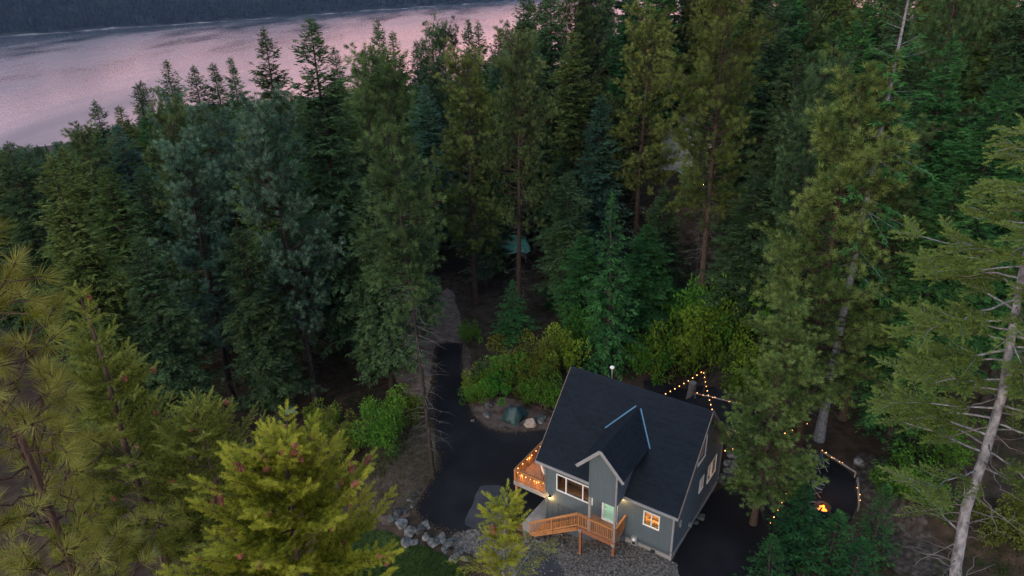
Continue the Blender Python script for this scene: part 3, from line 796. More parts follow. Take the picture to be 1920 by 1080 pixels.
_d = ray(1148, 689); _t = ((HO - CAM) @ HY + 5.3) / (_d @ HY); _q = CAM + _d * _t - HO
fx, fz = float(_q @ HX), float(_q[2])
pp = MB().tube([(fx, 5.3, 3.0), (fx, 5.3, fz)], .045, 10).build('flue_pipe', 'metal_grey', house)
MB().lathe([(.0, .0), (.13, .0), (.145, .03), (.145, .10), (.10, .14), (.0, .15)], 16, (fx, 5.3, fz - .06)).build('flue_cap', 'trim_white', pp)

# lamps that are lit in the photograph
def point(name, loc, w, col=(1, .56, .2), r=.05, parent=None):
    l = bpy.data.lights.new(name, 'POINT'); l.energy = w; l.color = col; l.shadow_soft_size = r
    o = bpy.data.objects.new(name, l); COL.objects.link(o); o.location = loc
    if parent is not None: o.parent = parent
    return o
def wall_lamp(loc, w, label):
    r = tag(empty('wall_lamp', tuple(H(*loc)), -YAW), label, 'lamp')
    MB().box(-.06, .06, -.03, .0, -.1, .12).build('back_plate', 'black_metal', r)
    MB().lathe([(.03, .16), (.10, .10), (.11, .07), (.0, .075)], 12, (0, -.12, 0)).build('shade', 'black_metal', r)
    MB().lathe([(.0, -.06), (.05, -.03), (.06, .02), (.04, .06), (.0, .07)], 12, (0, -.12, 0)).build('bulb', 'lamp_glow', r)
    point('lamp_light', (0, -.22, -.06), w, parent=r)
wall_lamp((.86, YF, -2.78), 26, 'lit wall lamp below the long three-pane window, over the concrete pad')
wall_lamp((5.85, YF, -.42), 26, 'lit porch lamp beside the mint green front door')
def pendant(loc, w, label, drop=.45):
    r = tag(empty('pendant_lamp', tuple(H(*loc)), -YAW), label, 'lamp')
    MB().tube([(0, 0, 0), (0, 0, drop)], .012, 6).build('cord', 'black_metal', r)
    MB().lathe([(.03, .04), (.20, -.10), (.20, -.12), (.0, -.10)], 14).build('lamp_shade', 'interior_dark', r)
    MB().lathe([(.0, -.17), (.05, -.14), (.05, -.10), (.0, -.08)], 10).build('bulb', 'lamp_glow', r)
    point('lamp_light', (0, 0, -.3), w, (1, .60, .22), .12, r)
pendant((7.8, 2.2, -.62), 230, 'glowing pendant lamp seen through the small two-pane front window')
pendant((2.6, 3.2, -.62), 60, 'pendant lamp inside the room behind the long three-pane window')
pendant((7.2, 6.3, -.62), 90, 'pendant lamp inside the back room behind the gable side window')
pendant((7.0, 4.2, 2.6), 35, 'pendant lamp under the roof behind the upper gable window', .6)
# dining set, sofa behind the glass
def table(loc, sx, sy, h, m, label, rz=0):
    r = tag(empty('dining_table', tuple(H(*loc)), -YAW + rz), label, 'table')
    MB().box(-sx, sx, -sy, sy, h - .04, h).build('table_top', m, r)
    for a in (-1, 1):
        for b in (-1, 1): MB().box(a * (sx - .06) - .03, a * (sx - .06) + .03, b * (sy - .06) - .03, b * (sy - .06) + .03, 0, h - .04).build('leg', m, r)
table((7.7, 1.5, FL), .75, .45, .95, 'interior_dark', 'dark dining table inside, seen through the small front window')
def chair(loc, rz, m, label, group=None, scale=1.0, world=False):
    r = tag(empty('chair', tuple(loc) if world else tuple(H(*loc)), (0 if world else -YAW) + rz), label, 'chair', group); r.scale = (scale,) * 3
    MB().box(-.23, .23, -.22, .22, .42, .47).build('seat', m, r)
    MB().bar((0, .21, .50), (0, .29, .98), .44, .05, up=(0, -1, .2)).build('backrest', m, r)
    for a in (-1, 1):
        for b in (-1, 1): MB().tube([(a * .20, b * .19, .42), (a * .23, b * .22, 0)], .02, 6).build('leg', 'black_metal', r)
    return r
chair((7.4, 2.2, FL), 0, 'interior_dark', 'dark chair at the table behind the small front window, towards its left pane')
chair((8.0, 2.2, FL), 0, 'interior_dark', 'dark chair at the table behind the small front window, towards its right pane')
sf = tag(empty('sofa', tuple(H(2.4, 2.2, FL)), -YAW), 'dark sofa inside, seen through the long three-pane window', 'sofa')
MB().box(-1.0, 1.0, -.4, .4, .1, .45).build('seat', 'interior_dark', sf); MB().box(-1.0, 1.0, .3, .5, .45, .9).build('backrest', 'interior_dark', sf)
for a in (-1, 1): MB().box(a * 1.0 - .1, a * 1.0 + .1, -.42, .45, .1, .62).build('armrest', 'interior_dark', sf)
# deck furniture
chair((-.35, 1.75, -2.75), 2.4, 'white_fabric', 'white cushioned chair on the side deck', scale=1.05)
table((-.1, 2.5, -2.75), .45, .45, .72, 'cedar_dark', 'dark brown table on the side deck beside the white chair')
bn = tag(empty('deck_bench', tuple(H(.25, 3.3, -2.75)), -YAW), 'orange-brown cedar bench against the wall on the side deck', 'bench')
MB().box(-.22, .2, -.7, .7, .42, .47).build('seat', 'cedar', bn); MB().box(.15, .2, -.7, .7, .5, .95).build('backrest', 'cedar', bn)
for b in (-1, 1): MB().box(-.2, .18, b * .6 - .03, b * .6 + .03, 0, .42).build('leg', 'cedar', bn)
point('deck_glow', (0, 0, 0), .01)
bpy.data.objects.remove(bpy.data.objects['deck_glow'])

# ------------------------------------------------------------------ string lights
bulb_me = MB().lathe([(.0, -.07), (.028, -.05), (.036, -.025), (.025, .01), (.015, .025), (.0, .025)], 8).mesh('bulb', 'bulb_warm')
tiny_me = MB().lathe([(.0, -.05), (.025, -.03), (.025, .0), (.0, .02)], 6).mesh('bulb', 'bulb_warm')
def string_lights(A, B, n, sag, label, me=None, skip=(), light=0.0, extra=None):
    A = np.array(A, float); B = np.array(B, float)
    r = tag(empty('string_lights', tuple(A)), label, 'string lights', 'strings of warm lights round the house')
    f = lambda t: (B - A) * t - np.array([0, 0, sag * 4 * t * (1 - t)])
    MB().tube([f(t) for t in np.linspace(0, 1, 14)], .012, 4).build('wire', 'wire', r)
    for i in range(n):
        if i in skip: continue
        link('bulb', me or bulb_me, r, tuple(f((i + .5) / n) - np.array([0, 0, .03])))
    k = 2 if light else 0
    for j in range(k): point('bulb_light', tuple(f((j + .5) / k) - np.array([0, 0, .12])), light, (1, .5, .16), .1, r)
    return r
POST = on_ground(1319, 742)
post_top = at_d(1319, 694, math.hypot(POST[0], POST[1]))
pt = tag(empty('light_post', tuple(POST)), 'slim dark post holding the string lights behind the house', 'post')
MB().tube([(0, 0, -.3), (0, 0, post_top[2] - POST[2] + .05)], [.06, .05], 8).build('pole', 'twig_brown', pt)
MB().lathe([(.0, .06), (.07, .05), (.07, .0), (.0, .0)], 8, (0, 0, post_top[2] - POST[2] + .05)).build('pole_cap', 'black_metal', pt)
def _off(x):
    a = np.array(project(post_top)[:2]); b = np.array(project(H(x, 8.75, .1))[:2]); t_ = b - a
    return abs(t_[0] * (735 - a[1]) - t_[1] * (1246 - a[0])) / np.linalg.norm(t_)
hx_ = min(np.linspace(.3, 9.2, 60), key=_off)
print('string end x', hx_, _off(hx_))
string_lights(post_top, H(hx_, 8.75, .1), 14, .2, 'string of warm bulbs running from the post down behind the roof ridge', light=14)
string_lights(post_top, H(9.35, 5.0, 3.9), 10, .2, 'string of warm bulbs running from the post to the roof peak', light=10)
TR = at_d(1520, 790, 44.0)
string_lights(H(9.15, 8.22, -.86), TR, 12, .3, 'string of warm bulbs running from the gable wall into the pine', light=8, skip=(3,))
string_lights(H(-1.9, .42, -1.95), H(.42, .42, -1.95), 7, .16, 'string of warm bulbs hung along the front rail of the side deck', light=24)
string_lights(H(-1.88, .44, -1.9), H(-1.88, 7.1, -1.9), 12, .06, 'string of warm bulbs hung along the outer rail of the side deck', light=26)
string_lights(on_ground(1472, 945) + np.array([0, 0, 1.3]), on_ground(1436, 1012) + np.array([0, 0, 1.2]), 5, .3, 'string of warm bulbs dangling over the small firs beside the asphalt yard', light=1.5)
# low pale log rails wrapped with fairy lights
def log_rail(p0, p1, label, n=12, h=.45, m='pale_log'):
    A, B = on_ground(*p0), on_ground(*p1)
    r = tag(empty('log_rail', tuple(A)), label, 'rail', 'pale rails wrapped in tiny lights')
    d = B - A
    MB().tube([np.array([0, 0, h]), d * .5 + np.array([0, 0, h + .04]), d + np.array([0, 0, h])], [.075, .07, .06], 8).build('rail', m, r, smooth=True)
    k = max(2, int(np.linalg.norm(d) / 1.6) + 1)
    for i in range(k):
        q = d * (i / (k - 1)); MB().tube([q + np.array([0, 0, -.3]), q + np.array([0, 0, h])], .05, 6).build('post', m, r)
    for i in range(n):
        t = rnd.random(); link('bulb', tiny_me, r, tuple(d * t + np.array([rnd.uniform(-.08, .08), rnd.uniform(-.08, .08), h + .09])))
log_rail((1303, 747), (1416, 775), 'long pale rail with tiny lights along the back edge of the terrace', 13)
log_rail((1358, 812), (1386, 822), 'short pale rail at the corner of the terrace above the boulders', 5)
log_rail((1538, 856), (1602, 896), 'pale rail with tiny lights running towards the round boulder', 7)
log_rail((1606, 905), (1608, 958), 'pale rail with tiny lights below the round boulder', 5)
# stump by the terrace
st = on_ground(1296, 742)
tag(MB().tube([(0, 0, -.3), (0, 0, .2), (.02, 0, .7), (.03, .02, 1.25)], [.42, .34, .31, .30], 12).build('tree_stump', 'stump'), 'grey broken tree stump behind the house under the string lights', 'stump').location = tuple(st)
# fire pit
fp = on_ground(1541, 958)
r = tag(empty('fire_pit', tuple(fp)), 'dark metal fire bowl with orange flames on the patio', 'fire pit')
MB().lathe([(.0, .12), (.25, .10), (.42, .22), (.50, .40), (.53, .40), (.45, .20), (.27, .05), (.0, .05)], 18).build('bowl', 'black_metal', r, smooth=True)
for k in range(3):
    q = k * 2.1; MB().tube([(.35 * math.cos(q), .35 * math.sin(q), .18), (.42 * math.cos(q), .42 * math.sin(q), 0)], .02, 6).build('leg', 'black_metal', r)
for k in range(6):
    q = k * 1.05; x, y = .17 * math.cos(q) * (k % 2 + .4), .17 * math.sin(q); hh = rnd.uniform(.15, .32)
    MB().tube([(x, y, .12), (x * 1.2, y * 1.2, .12 + hh * .4), (x * .8 + .03, y * .8, .12 + hh * .75), (x * .7, y * .7, .12 + hh)], [.07, .09, .045, .004], 7).build('flame', 'flame', r, smooth=True)
for k in range(4):
    q = k * .8; MB().tube([(-.25 * math.cos(q), -.25 * math.sin(q), .16), (.25 * math.cos(q), .25 * math.sin(q), .2)], .045, 7).build('log', 'bark_dark', r)
point('fire_light', (0, 0, .75), 9, (1, .36, .08), .2, r)
def camp_chair(px, rz, label):
    p = on_ground(*px); r = tag(empty('camp_chair', tuple(p), rz), label, 'chair', 'folding chairs round the fire pit')
    MB().add([(-.26, -.22, .46), (.26, -.22, .46), (.24, .24, .38), (-.24, .24, .38)], [(0, 1, 2, 3)]).build('seat', 'chair_canvas', r)
    MB().bar((0, .24, .40), (0, .42, .98), .5, .02, up=(0, -1, .3)).build('backrest', 'chair_canvas', r)
    for a in (-1, 1):
        MB().tube([(a * .27, -.26, 0), (a * .27, .28, .50), (a * .27, .44, 1.0)], .016, 6).build('back_frame', 'trim_grey', r)
        MB().tube([(a * .27, .30, 0), (a * .27, -.26, .47)], .016, 6).build('leg', 'trim_grey', r)
        MB().box(a * .27 - .03, a * .27 + .03, -.27, .24, .64, .67).build('armrest', 'trim_grey', r)
camp_chair((1540, 882), .3, 'folding chair on the patio beside the rail, farthest from the fire bowl')
camp_chair((1533, 926), .9, 'folding chair on the patio just behind the fire bowl')
camp_chair((1522, 962), 1.6, 'folding chair on the patio at the pine side of the fire bowl')

# ------------------------------------------------------------------ boulders
def rock_mesh(seed, m, sub=3, ang=.42):
    bm = bmesh.new(); bmesh.ops.create_icosphere(bm, subdivisions=sub, radius=1.0)
    g = np.random.default_rng(seed)
    planes = [(lambda n: n / np.linalg.norm(n))(g.normal(size=3)) for _ in range(13)]; ds = g.uniform(ang, .95, 13)
    ph = g.uniform(0, 6, 6)
    for v in bm.verts:
        p = np.array(v.co)
        for n_, d_ in zip(planes, ds):
            k = p @ n_
            if k > d_: p = p - n_ * (k - d_) * .92
        p = p * (1 + .05 * math.sin(p[0] * 5 + ph[0]) * math.sin(p[1] * 4 + ph[1]) + .03 * math.sin(p[2] * 9 + ph[2] + p[0] * 7))
        v.co = p
    me = bpy.data.meshes.new('boulder'); bm.to_mesh(me); bm.free(); me.materials.append(MAT[m]); return me
ORD = 'first second third fourth fifth sixth seventh eighth ninth tenth eleventh twelfth thirteenth fourteenth fifteenth sixteenth'.split()
ROCKS = [rock_mesh(i + 20, 'rock') for i in range(7)]
ROCKT = rock_mesh(50, 'rock_tan', ang=.45)
def boulder(px, s, label, group=None, me=None, flat=.72, sink=.36, z=None):
    p = on_ground(*px); s = s * .88
    o = link('boulder', me or ROCKS[rnd.randrange(7)]); tag(o, label, 'boulder', group)
    o.location = (p[0], p[1], p[2] + s * flat * (1 - 2 * sink) * .9 if z is None else z); o.rotation_euler = (rnd.uniform(-.3, .3), rnd.uniform(-.3, .3), rnd.uniform(0, 6))
    o.scale = (s * rnd.uniform(.9, 1.25), s * rnd.uniform(.8, 1.1), s * flat * rnd.uniform(.85, 1.15)); return o
E1 = 'grey boulder in the rock edging below the driveway, one of a curved row'
for k_, q in enumerate(sorted(((747, 962, .50), (752, 985, .55), (770, 1000, .6), (762, 1018, .5), (788, 996, .6), (800, 1012, .55), (815, 1020, .5), (828, 1012, .55), (842, 1022, .6), (835, 1034, .4), (858, 1040, .45), (850, 1052, .4), (780, 1018, .45), (872, 1050, .4), (737, 975, .4)), key=lambda a: a[0])):
    boulder(q[:2], q[2], '%s grey boulder in the curved rock edging below the driveway, counting from the mound end' % ORD[k_], 'rock edging below the driveway')
E2 = 'small pale rock at the driveway edge beside the mound'
for k_, q in enumerate(sorted(((760, 960, .38), (768, 940, .36), (778, 930, .34), (787, 918, .30), (771, 950, .25)), key=lambda a: -a[1])):
    boulder(q[:2], q[2], '%s small pale rock along the driveway side of the mound, counting from the bottom' % ORD[k_], 'pale rocks along the mound')
boulder((800, 986, ), .5, 'pale flat boulder topping the middle of the rock edging', flat=.6)
E3 = 'grey rock along the upper edge of the grassy mound'
for k_, q in enumerate(sorted(((702, 850, .5), (716, 832, .45), (730, 818, .4), (748, 806, .4), (764, 795, .35), (690, 872, .4)), key=lambda a: a[0])):
    boulder(q[:2], q[2], '%s grey rock along the upper edge of the mound, counting from the forest side' % ORD[k_], 'rocks along the back of the mound', flat=.55)
boulder((995, 797), .62, 'tan angular boulder beside the dark tarp by the driveway', me=ROCKT, flat=.9)
boulder((1013, 788), .60, 'smooth blue-grey boulder between the tan boulder and the roof edge', flat=.6)
boulder((916, 763), .38, 'upright pale rock at the foot of the bushes by the driveway bend', flat=1.2)
boulder((912, 780), .40, 'pale broken rock on the dirt verge left of the dark tarp', flat=.7)
boulder((947, 803), .40, 'low mossy rock at the verge edge in front of the dark tarp', flat=.5)
boulder((973, 801), .24, 'smallest pale rock beside the tan boulder', flat=.7)
boulder((886, 789), .30, 'grey rock at the bend of the driveway kerb', flat=.5)
boulder((1608, 872), .62, 'round pale boulder at the corner of the fire pit patio', flat=.85)
boulder((1634, 884), .22, 'small white stone on the slope right of the round boulder')
E4 = 'blue-grey boulder in the stacked retaining wall behind the gable'
for k_, q in enumerate(sorted(((1362, 828, .75), (1374, 842, .7), (1384, 855, .7), (1372, 862, .65), (1364, 876, .6), (1378, 884, .65), (1390, 872, .6), (1366, 892, .6), (1357, 900, .5), (1352, 908, .45), (1372, 902, .5), (1392, 896, .5)), key=lambda a: a[1])):
    boulder(q[:2], q[2] * .82, '%s blue-grey boulder of the stacked retaining wall behind the gable, counting from the top' % ORD[k_], 'boulders of the retaining wall', flat=.9, sink=.05)
for q in ((1300, 978, .45), (1315, 972, .4)): boulder(q[:2], q[2], '%s dark grey stone lying on the asphalt yard beside the gable wall' % ('larger' if q[2] > .42 else 'smaller'), 'stones on the asphalt yard', flat=.4)

# ------------------------------------------------------------------ tarps, far buildings
def tarp(name, c, sx, sy, h, m, label, rz=0, seed=1, ridge=False, cat='tarp'):
    n = 26; g = np.random.default_rng(seed); ph = g.uniform(0, 6, 8)
    mb = MB(); vs = []; fs = []
    for j in range(n):
        for i in range(n):
            u, v = i / (n - 1) * 2 - 1, j / (n - 1) * 2 - 1
            if ridge: z = h * (1 - .75 * abs(v) ** 1.1) * (1 - .1 * u * u)
            else:
                rr = (abs(u) ** 2.6 + abs(v) ** 2.6) ** (1 / 2.6)
                z = h * max(0, 1 - min(rr, 1) ** 2.4) ** .55
                z *= .82 + .20 * math.cos(3.4 * u + 1.2) + .06 * math.cos(4.2 * v + ph[1])
            z += .05 * h * (math.sin(9 * u + ph[2] + 3 * v) + math.sin(7 * v + ph[3] - 5 * u)) * (1 - .5 * max(abs(u), abs(v)))
            x = u * sx * (1 + .04 * math.sin(6 * v + ph[4])); y = v * sy * (1 + .04 * math.sin(6 * u + ph[5]))
            vs.append((x, y, max(z, .02)))
    for j in range(n - 1):
        for i in range(n - 1): k = j * n + i; fs.append((k, k + 1, k + 1 + n, k + n))
    o = mb.add(vs, fs).build(name, m, smooth=True)
    o.location = tuple(c); o.rotation_euler = (0, 0, rz)
    sm = o.modifiers.new('thick', 'SOLIDIFY'); sm.thickness = .02
    return tag(o, label, cat)
tarp('covered_heap', on_ground(966, 781), 1.1, .85, 1.1, 'tarp_dark', 'dark green tarp draped over a heap beside the driveway bend', .9, 3)
tp = at_d(962, 466, 79.5)
tz = float(ground(tp[0], tp[1]))
rt = tag(empty('tarp_shelter', (tp[0], tp[1], tz)), 'bright teal tarp shelter glimpsed between trunks beyond the drive', 'tent')
o = tarp('canopy', (0, 0, tp[2] - tz - .2), 1.7, 2.2, 1.9, 'tarp_teal', None, .2, 6, True); o.parent = rt
del o['category']
for a in (-1, 1):
    for b in (-1, 1): MB().tube([(a * 1.5, b * 1.9, 0), (a * 1.5, b * 1.9, tp[2] - tz + .6)], .05, 6).build('pole', 'twig_grey', rt)
for (px, s, lab) in (((545, 772), .45, 'small blue tarp bundle on the forest floor behind the fir top'), ((300, 1032), .5, 'scrap of blue tarp glimpsed low behind the near branches')):
    p = on_ground(*px); tarp('blue_tarp', p, s, s * .8, s * 1.3, 'tarp_blue', lab, .4, int(px[0]))
# pale cabin glimpsed through the pines
cb = at_d(1292, 342, 91.0); cz = float(ground(cb[0], cb[1]))
cab = tag(empty('pale_cabin', (cb[0], cb[1], cz), .5), 'pale walled cabin glimpsed through the pines', 'cabin')
hh = max(0.0, cb[2] - cz - 1.0)
print('cabin', hh, cz)
MB().box(-2.6, 2.6, -3, 3, -1, hh + 4.6).build('wall', 'pale_wall', cab)
rf = MB().add([(-3.0, -3.5, hh + 4.5), (3.0, -3.5, hh + 4.5), (3.0, 0, hh + 6.6), (-3.0, 0, hh + 6.6), (-3.0, 3.5, hh + 4.5), (3.0, 3.5, hh + 4.5)], [(0, 1, 2, 3), (3, 2, 5, 4)]).build('roof', 'trim_grey', cab)
for x in (-1.3, 1.3):
    wv = MB().box(x - .5, x + .5, -3.04, -2.98, hh + 3.2, hh + 4.6).build('window', 'black_metal', cab)
    MB().box(x - .6, x + .6, -3.06, -3.02, hh + 3.08, hh + 3.2).build('window_sill', 'trim_white', wv)
lp = at_d(1318, 346, 84)
r = tag(empty('cabin_lamp', (lp[0], lp[1], lp[2])), 'single warm lamp glowing in the forest below the pale cabin', 'lamp')
MB().lathe([(.0, -.12), (.10, -.05), (.11, .03), (.0, .1)], 8).build('bulb', 'lamp_glow', r)
MB().tube([(0, 0, float(ground(lp[0], lp[1])) - lp[2] - .2), (0, 0, -.1)], .04, 6).build('post', 'black_metal', r)
# ------------------------------------------------------------------ vegetation generators
def unit(a): return a / np.maximum(np.linalg.norm(a, axis=-1, keepdims=True), 1e-9)
def perp(d):
    a = np.where(np.abs(d[:, 2:3]) < .9, np.array([[0, 0, 1.0]]), np.array([[1.0, 0, 0]]))
    s = unit(np.cross(d, a)); return s, np.cross(s, d)
def needles(P, D, L, n, nl, nw, th0, th1, g, tint, lift=0.0, pos0=0.0, quad=False):
    """n needles on each of the twigs starting at P along D with length L; returns verts, tris, tints"""
    N = len(P); D = unit(D); S, U = perp(D)
    t = (np.arange(n)[None] + g.uniform(0, 1, (N, n))) / n
    t = pos0 + (1 - pos0) * t
    a = np.arange(n)[None] * 2.39996 + g.uniform(0, 6.28, (N, 1)) + g.normal(0, .3, (N, n))
    th = th0 + (th1 - th0) * t + g.normal(0, .10, (N, n))
    rad = S[:, None] * np.cos(a)[..., None] + U[:, None] * np.sin(a)[..., None]
    nd = D[:, None] * np.cos(th)[..., None] + rad * np.sin(th)[..., None]
    nd[..., 2] += lift; nd = unit(nd)
    b = P[:, None] + D[:, None] * (t * L[:, None])[..., None]
    ln = nl * g.uniform(.8, 1.15, (N, n))
    side = unit(np.cross(nd, g.normal(size=(N, n, 3)))) * (nw / 2)
    tip = b + nd * ln[..., None]
    mid = b + nd * (ln * .15)[..., None]
    Vv = np.stack([mid - side, mid + side, tip], 2).reshape(-1, 3)
    T = np.arange(N * n * 3).reshape(-1, 3)
    tt = np.clip(tint[:, None] + .15 * (t - .5) + g.normal(0, .10, (N, n)), 0, 1)
    return Vv, T, np.repeat(tt.ravel(), 3)
def blades(P, D, L, wd, g, tint, roll=1.2):
    """flat rhombic sprays from P along D"""
    D = unit(D); up = np.array([[0, 0, 1.0]]); S = unit(np.cross(D, up) + 1e-6); U = np.cross(S, D)
    r = g.normal(0, roll * .5, (len(P), 1)); S2 = S * np.cos(r) + U * np.sin(r)
    m = P + D * (L * .45)[:, None]; w = (wd / 2)[:, None]
    tip = P + D * L[:, None]; tip[:, 2] -= L * .10
    Vv = np.stack([P, m - S2 * w, tip, m + S2 * w], 1).reshape(-1, 3)
    i = np.arange(len(P))[:, None] * 4
    T = np.concatenate([i + np.array([[0, 1, 2]]), i + np.array([[0, 2, 3]])], 0)
    return Vv, T, np.repeat(np.clip(tint + g.normal(0, .08, len(P)), 0, 1), 4)
class Cloud:
    def __init__(self): self.V = []; self.T = []; self.t = []; self.n = 0
    def add(self, r):
        V, T, t = r; self.V.append(V); self.T.append(T + self.n); self.t.append(t); self.n += len(V)
    def mesh(self, name, m): return np_mesh(name, np.concatenate(self.V), np.concatenate(self.T), m, np.concatenate(self.t))
def tubes(paths, radii, n=3):
    """many thin tubes with the same point count: paths (N,k,3), radii (N,k)"""
    N, k, _ = paths.shape
    d = np.gradient(paths, axis=1); d = unit(d)
    s, u = perp(d.reshape(-1, 3)); s = s.reshape(N, k, 3); u = u.reshape(N, k, 3)
    a = np.arange(n) * 2 * np.pi / n
    V = paths[:, :, None] + (s[:, :, None] * np.cos(a)[None, None, :, None] + u[:, :, None] * np.sin(a)[None, None, :, None]) * radii[:, :, None, None]
    base = (np.arange(N)[:, None, None] * k + np.arange(k - 1)[None, :, None]) * n
    i0 = np.arange(n)[None, None]; i1 = (i0 + 1) % n
    A, B, C, D = base + i0, base + i1, base + n + i1, base + n + i0
    T = np.concatenate([np.stack([A, B, C], -1).reshape(-1, 3), np.stack([A, C, D], -1).reshape(-1, 3)], 0)
    return V.reshape(-1, 3), T, np.full(N * k * n, .5)
def trunk_cloud(h, r0, g, lean=.012, n=9, k=14, bend=.10):
    t = np.linspace(0, 1, k); ph = g.uniform(0, 6, 4)
    x = bend * np.sin(t * 3 + ph[0]) - bend * math.sin(ph[0]) + lean * h * t * math.cos(ph[2]); y = bend * np.sin(t * 2.6 + ph[1]) - bend * math.sin(ph[1]) + lean * h * t * math.sin(ph[2])
    pts = np.stack([x, y, t * h - .4 * (t == 0)], 1)
    r = r0 * (1 - t) ** .85 + .012; r[0] *= 1.35
    f = lambda z: np.stack([np.interp(z, t * h, x), np.interp(z, t * h, y), z], -1)
    rf = lambda z: np.interp(z, t * h, r)
    return pts, r, f, rf
def make_fir(seed, h=28, R=3.6, start=.16, nb=420, shape=.85, spray=.34, droop=.32, sparse=0.0, fol='fir', bark='bark_dark', dens=1.0, dead=40):
    g = np.random.default_rng(seed)
    pts, r, f, rf = trunk_cloud(h, .011 * h + .02, g)
    wood = Cloud(); wood.add(tubes(pts[None], r[None], 10))
    t = np.sort(start + (1 - start) * g.uniform(0, 1, nb) ** .88); t = np.minimum(t, .992)
    z = t * h; az = np.arange(nb) * 2.39996 + g.normal(0, .5, nb)
    tt = (t - start) / (1 - start)
    # length profile with lobes so that the outline is uneven
    lob = 1 + .22 * np.sin(az * 2 + tt * 19 + g.uniform(0, 6)) + .16 * np.sin(az * 3 - tt * 31 + g.uniform(0, 6))
    L = R * ((1 - tt) ** shape) * np.minimum(1, .62 + tt * 2.8) * lob * g.uniform(.62, 1.18, nb) + .10
    keep = g.uniform(0, 1, nb) > sparse * (1 - tt * .6); z, az, tt, L = z[keep], az[keep], tt[keep], L[keep]; nb = len(z)
    pitch = -.30 + .95 * tt ** 1.6 + g.normal(0, .10, nb)          # lower limbs hang, leader limbs rise
    hd = np.stack([np.cos(az), np.sin(az), np.zeros(nb)], 1)
    k = 6; s = np.linspace(0, 1, k)
    base = f(z)
    dz = np.tan(np.clip(pitch, -.7, .9))[:, None] * s[None] * L[:, None] - (droop * (1 - tt))[:, None] * L[:, None] * (s ** 2)[None] * .5 + .16 * L[:, None] * (np.maximum(0, s - .55) ** 1.5)[None]
    paths = base[:, None] + hd[:, None] * (s[None] * L[:, None])[..., None]; paths[..., 2] += dz
    rad = np.clip(.016 * L[:, None], .008, .07) * (1 - .85 * s[None]); wood.add(tubes(paths, rad, 3))
    cl = Cloud()
    # sprays along each limb, left and right
    m = np.maximum(5, (L / (.135 / dens)).astype(int))
    idx = np.repeat(np.arange(nb), m)
    sp = g.uniform(.10, 1.0, len(idx)) ** .8
    fi = sp * (k - 1); i0 = np.minimum(fi.astype(int), k - 2); fr = (fi - i0)[:, None]
    P = paths[idx, i0] * (1 - fr) + paths[idx, i0 + 1] * fr
    ax = unit(paths[idx, i0 + 1] - paths[idx, i0]); sd = np.cross(ax, np.array([0, 0, 1.0])); sd = unit(sd)
    sgn = g.choice([-1, 1], len(idx))
    ang = g.uniform(.45, 1.25, len(idx)); D = ax * np.cos(ang)[:, None] + sd * (np.sin(ang) * sgn)[:, None]
    D[:, 2] += g.normal(-.16, .20, len(idx))
    ln = spray * (1.35 - .8 * sp) * np.minimum(1.25, .35 + L[idx] / 2.4) * g.uniform(.6, 1.3, len(idx)) * 1.7
    tb = (.12 + .45 * g.uniform(0, 1, nb))[idx] + .60 * (sp - .50) + .10 * tt[idx] + g.normal(0, .10, len(idx))  # limb tips lighter, inner sprays darker: new growth plus painted highlight contrast
    off = g.normal(0, .05, (len(idx), 3)); P = P + off
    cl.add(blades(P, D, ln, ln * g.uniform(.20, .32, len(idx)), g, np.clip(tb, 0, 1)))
    # short sprigs that break up each spray
    for q in (.35, .65):
        P2 = P + unit(D) * (ln * q)[:, None]
        for sg in (-1, 1):
            D2 = unit(D) * .75 + np.cross(unit(D), np.array([0, 0, 1.0])) * sg * .7 + g.normal(0, .22, (len(idx), 3))
            l2 = ln * (.55 - .25 * q) * g.uniform(.7, 1.25, len(idx))
            cl.add(blades(P2, D2, l2, l2 * .28, g, np.clip(tb + .08, 0, 1)))
    # leader
    zz = np.linspace(.93 * h, h * 1.004, 14); P = f(np.minimum(zz, h)); P[:, 2] = zz
    cl.add(blades(np.repeat(P, 3, 0), g.normal(0, .5, (42, 3)) + np.array([0, 0, .9]), np.full(42, .35), np.full(42, .09), g, np.full(42, .6)))
    if dead:
        nd = dead; zd = g.uniform(.04, start + .10, nd) * h; ad = g.uniform(0, 6.28, nd); Ld = g.uniform(.4, 1.9, nd)
        hdn = np.stack([np.cos(ad), np.sin(ad), np.zeros(nd)], 1); s4 = np.linspace(0, 1, 4)
        pd = f(zd)[:, None] + hdn[:, None] * (s4[None] * Ld[:, None])[..., None]; pd[..., 2] += (-.25 * s4 ** 2)[None] * Ld[:, None]
        pd += g.normal(0, .05, pd.shape) * s4[None, :, None]
        wood_dead = Cloud(); wood_dead.add(tubes(pd, (.018 * (1 - .8 * s4))[None] * np.ones((nd, 1)), 3))
        dm = wood_dead.mesh('dead_branches', 'twig_brown')
    else: dm = None
    return dict(h=h, R=R, trunk=wood.mesh('trunk', bark), crown=cl.mesh('crown', fol), dead=dm)
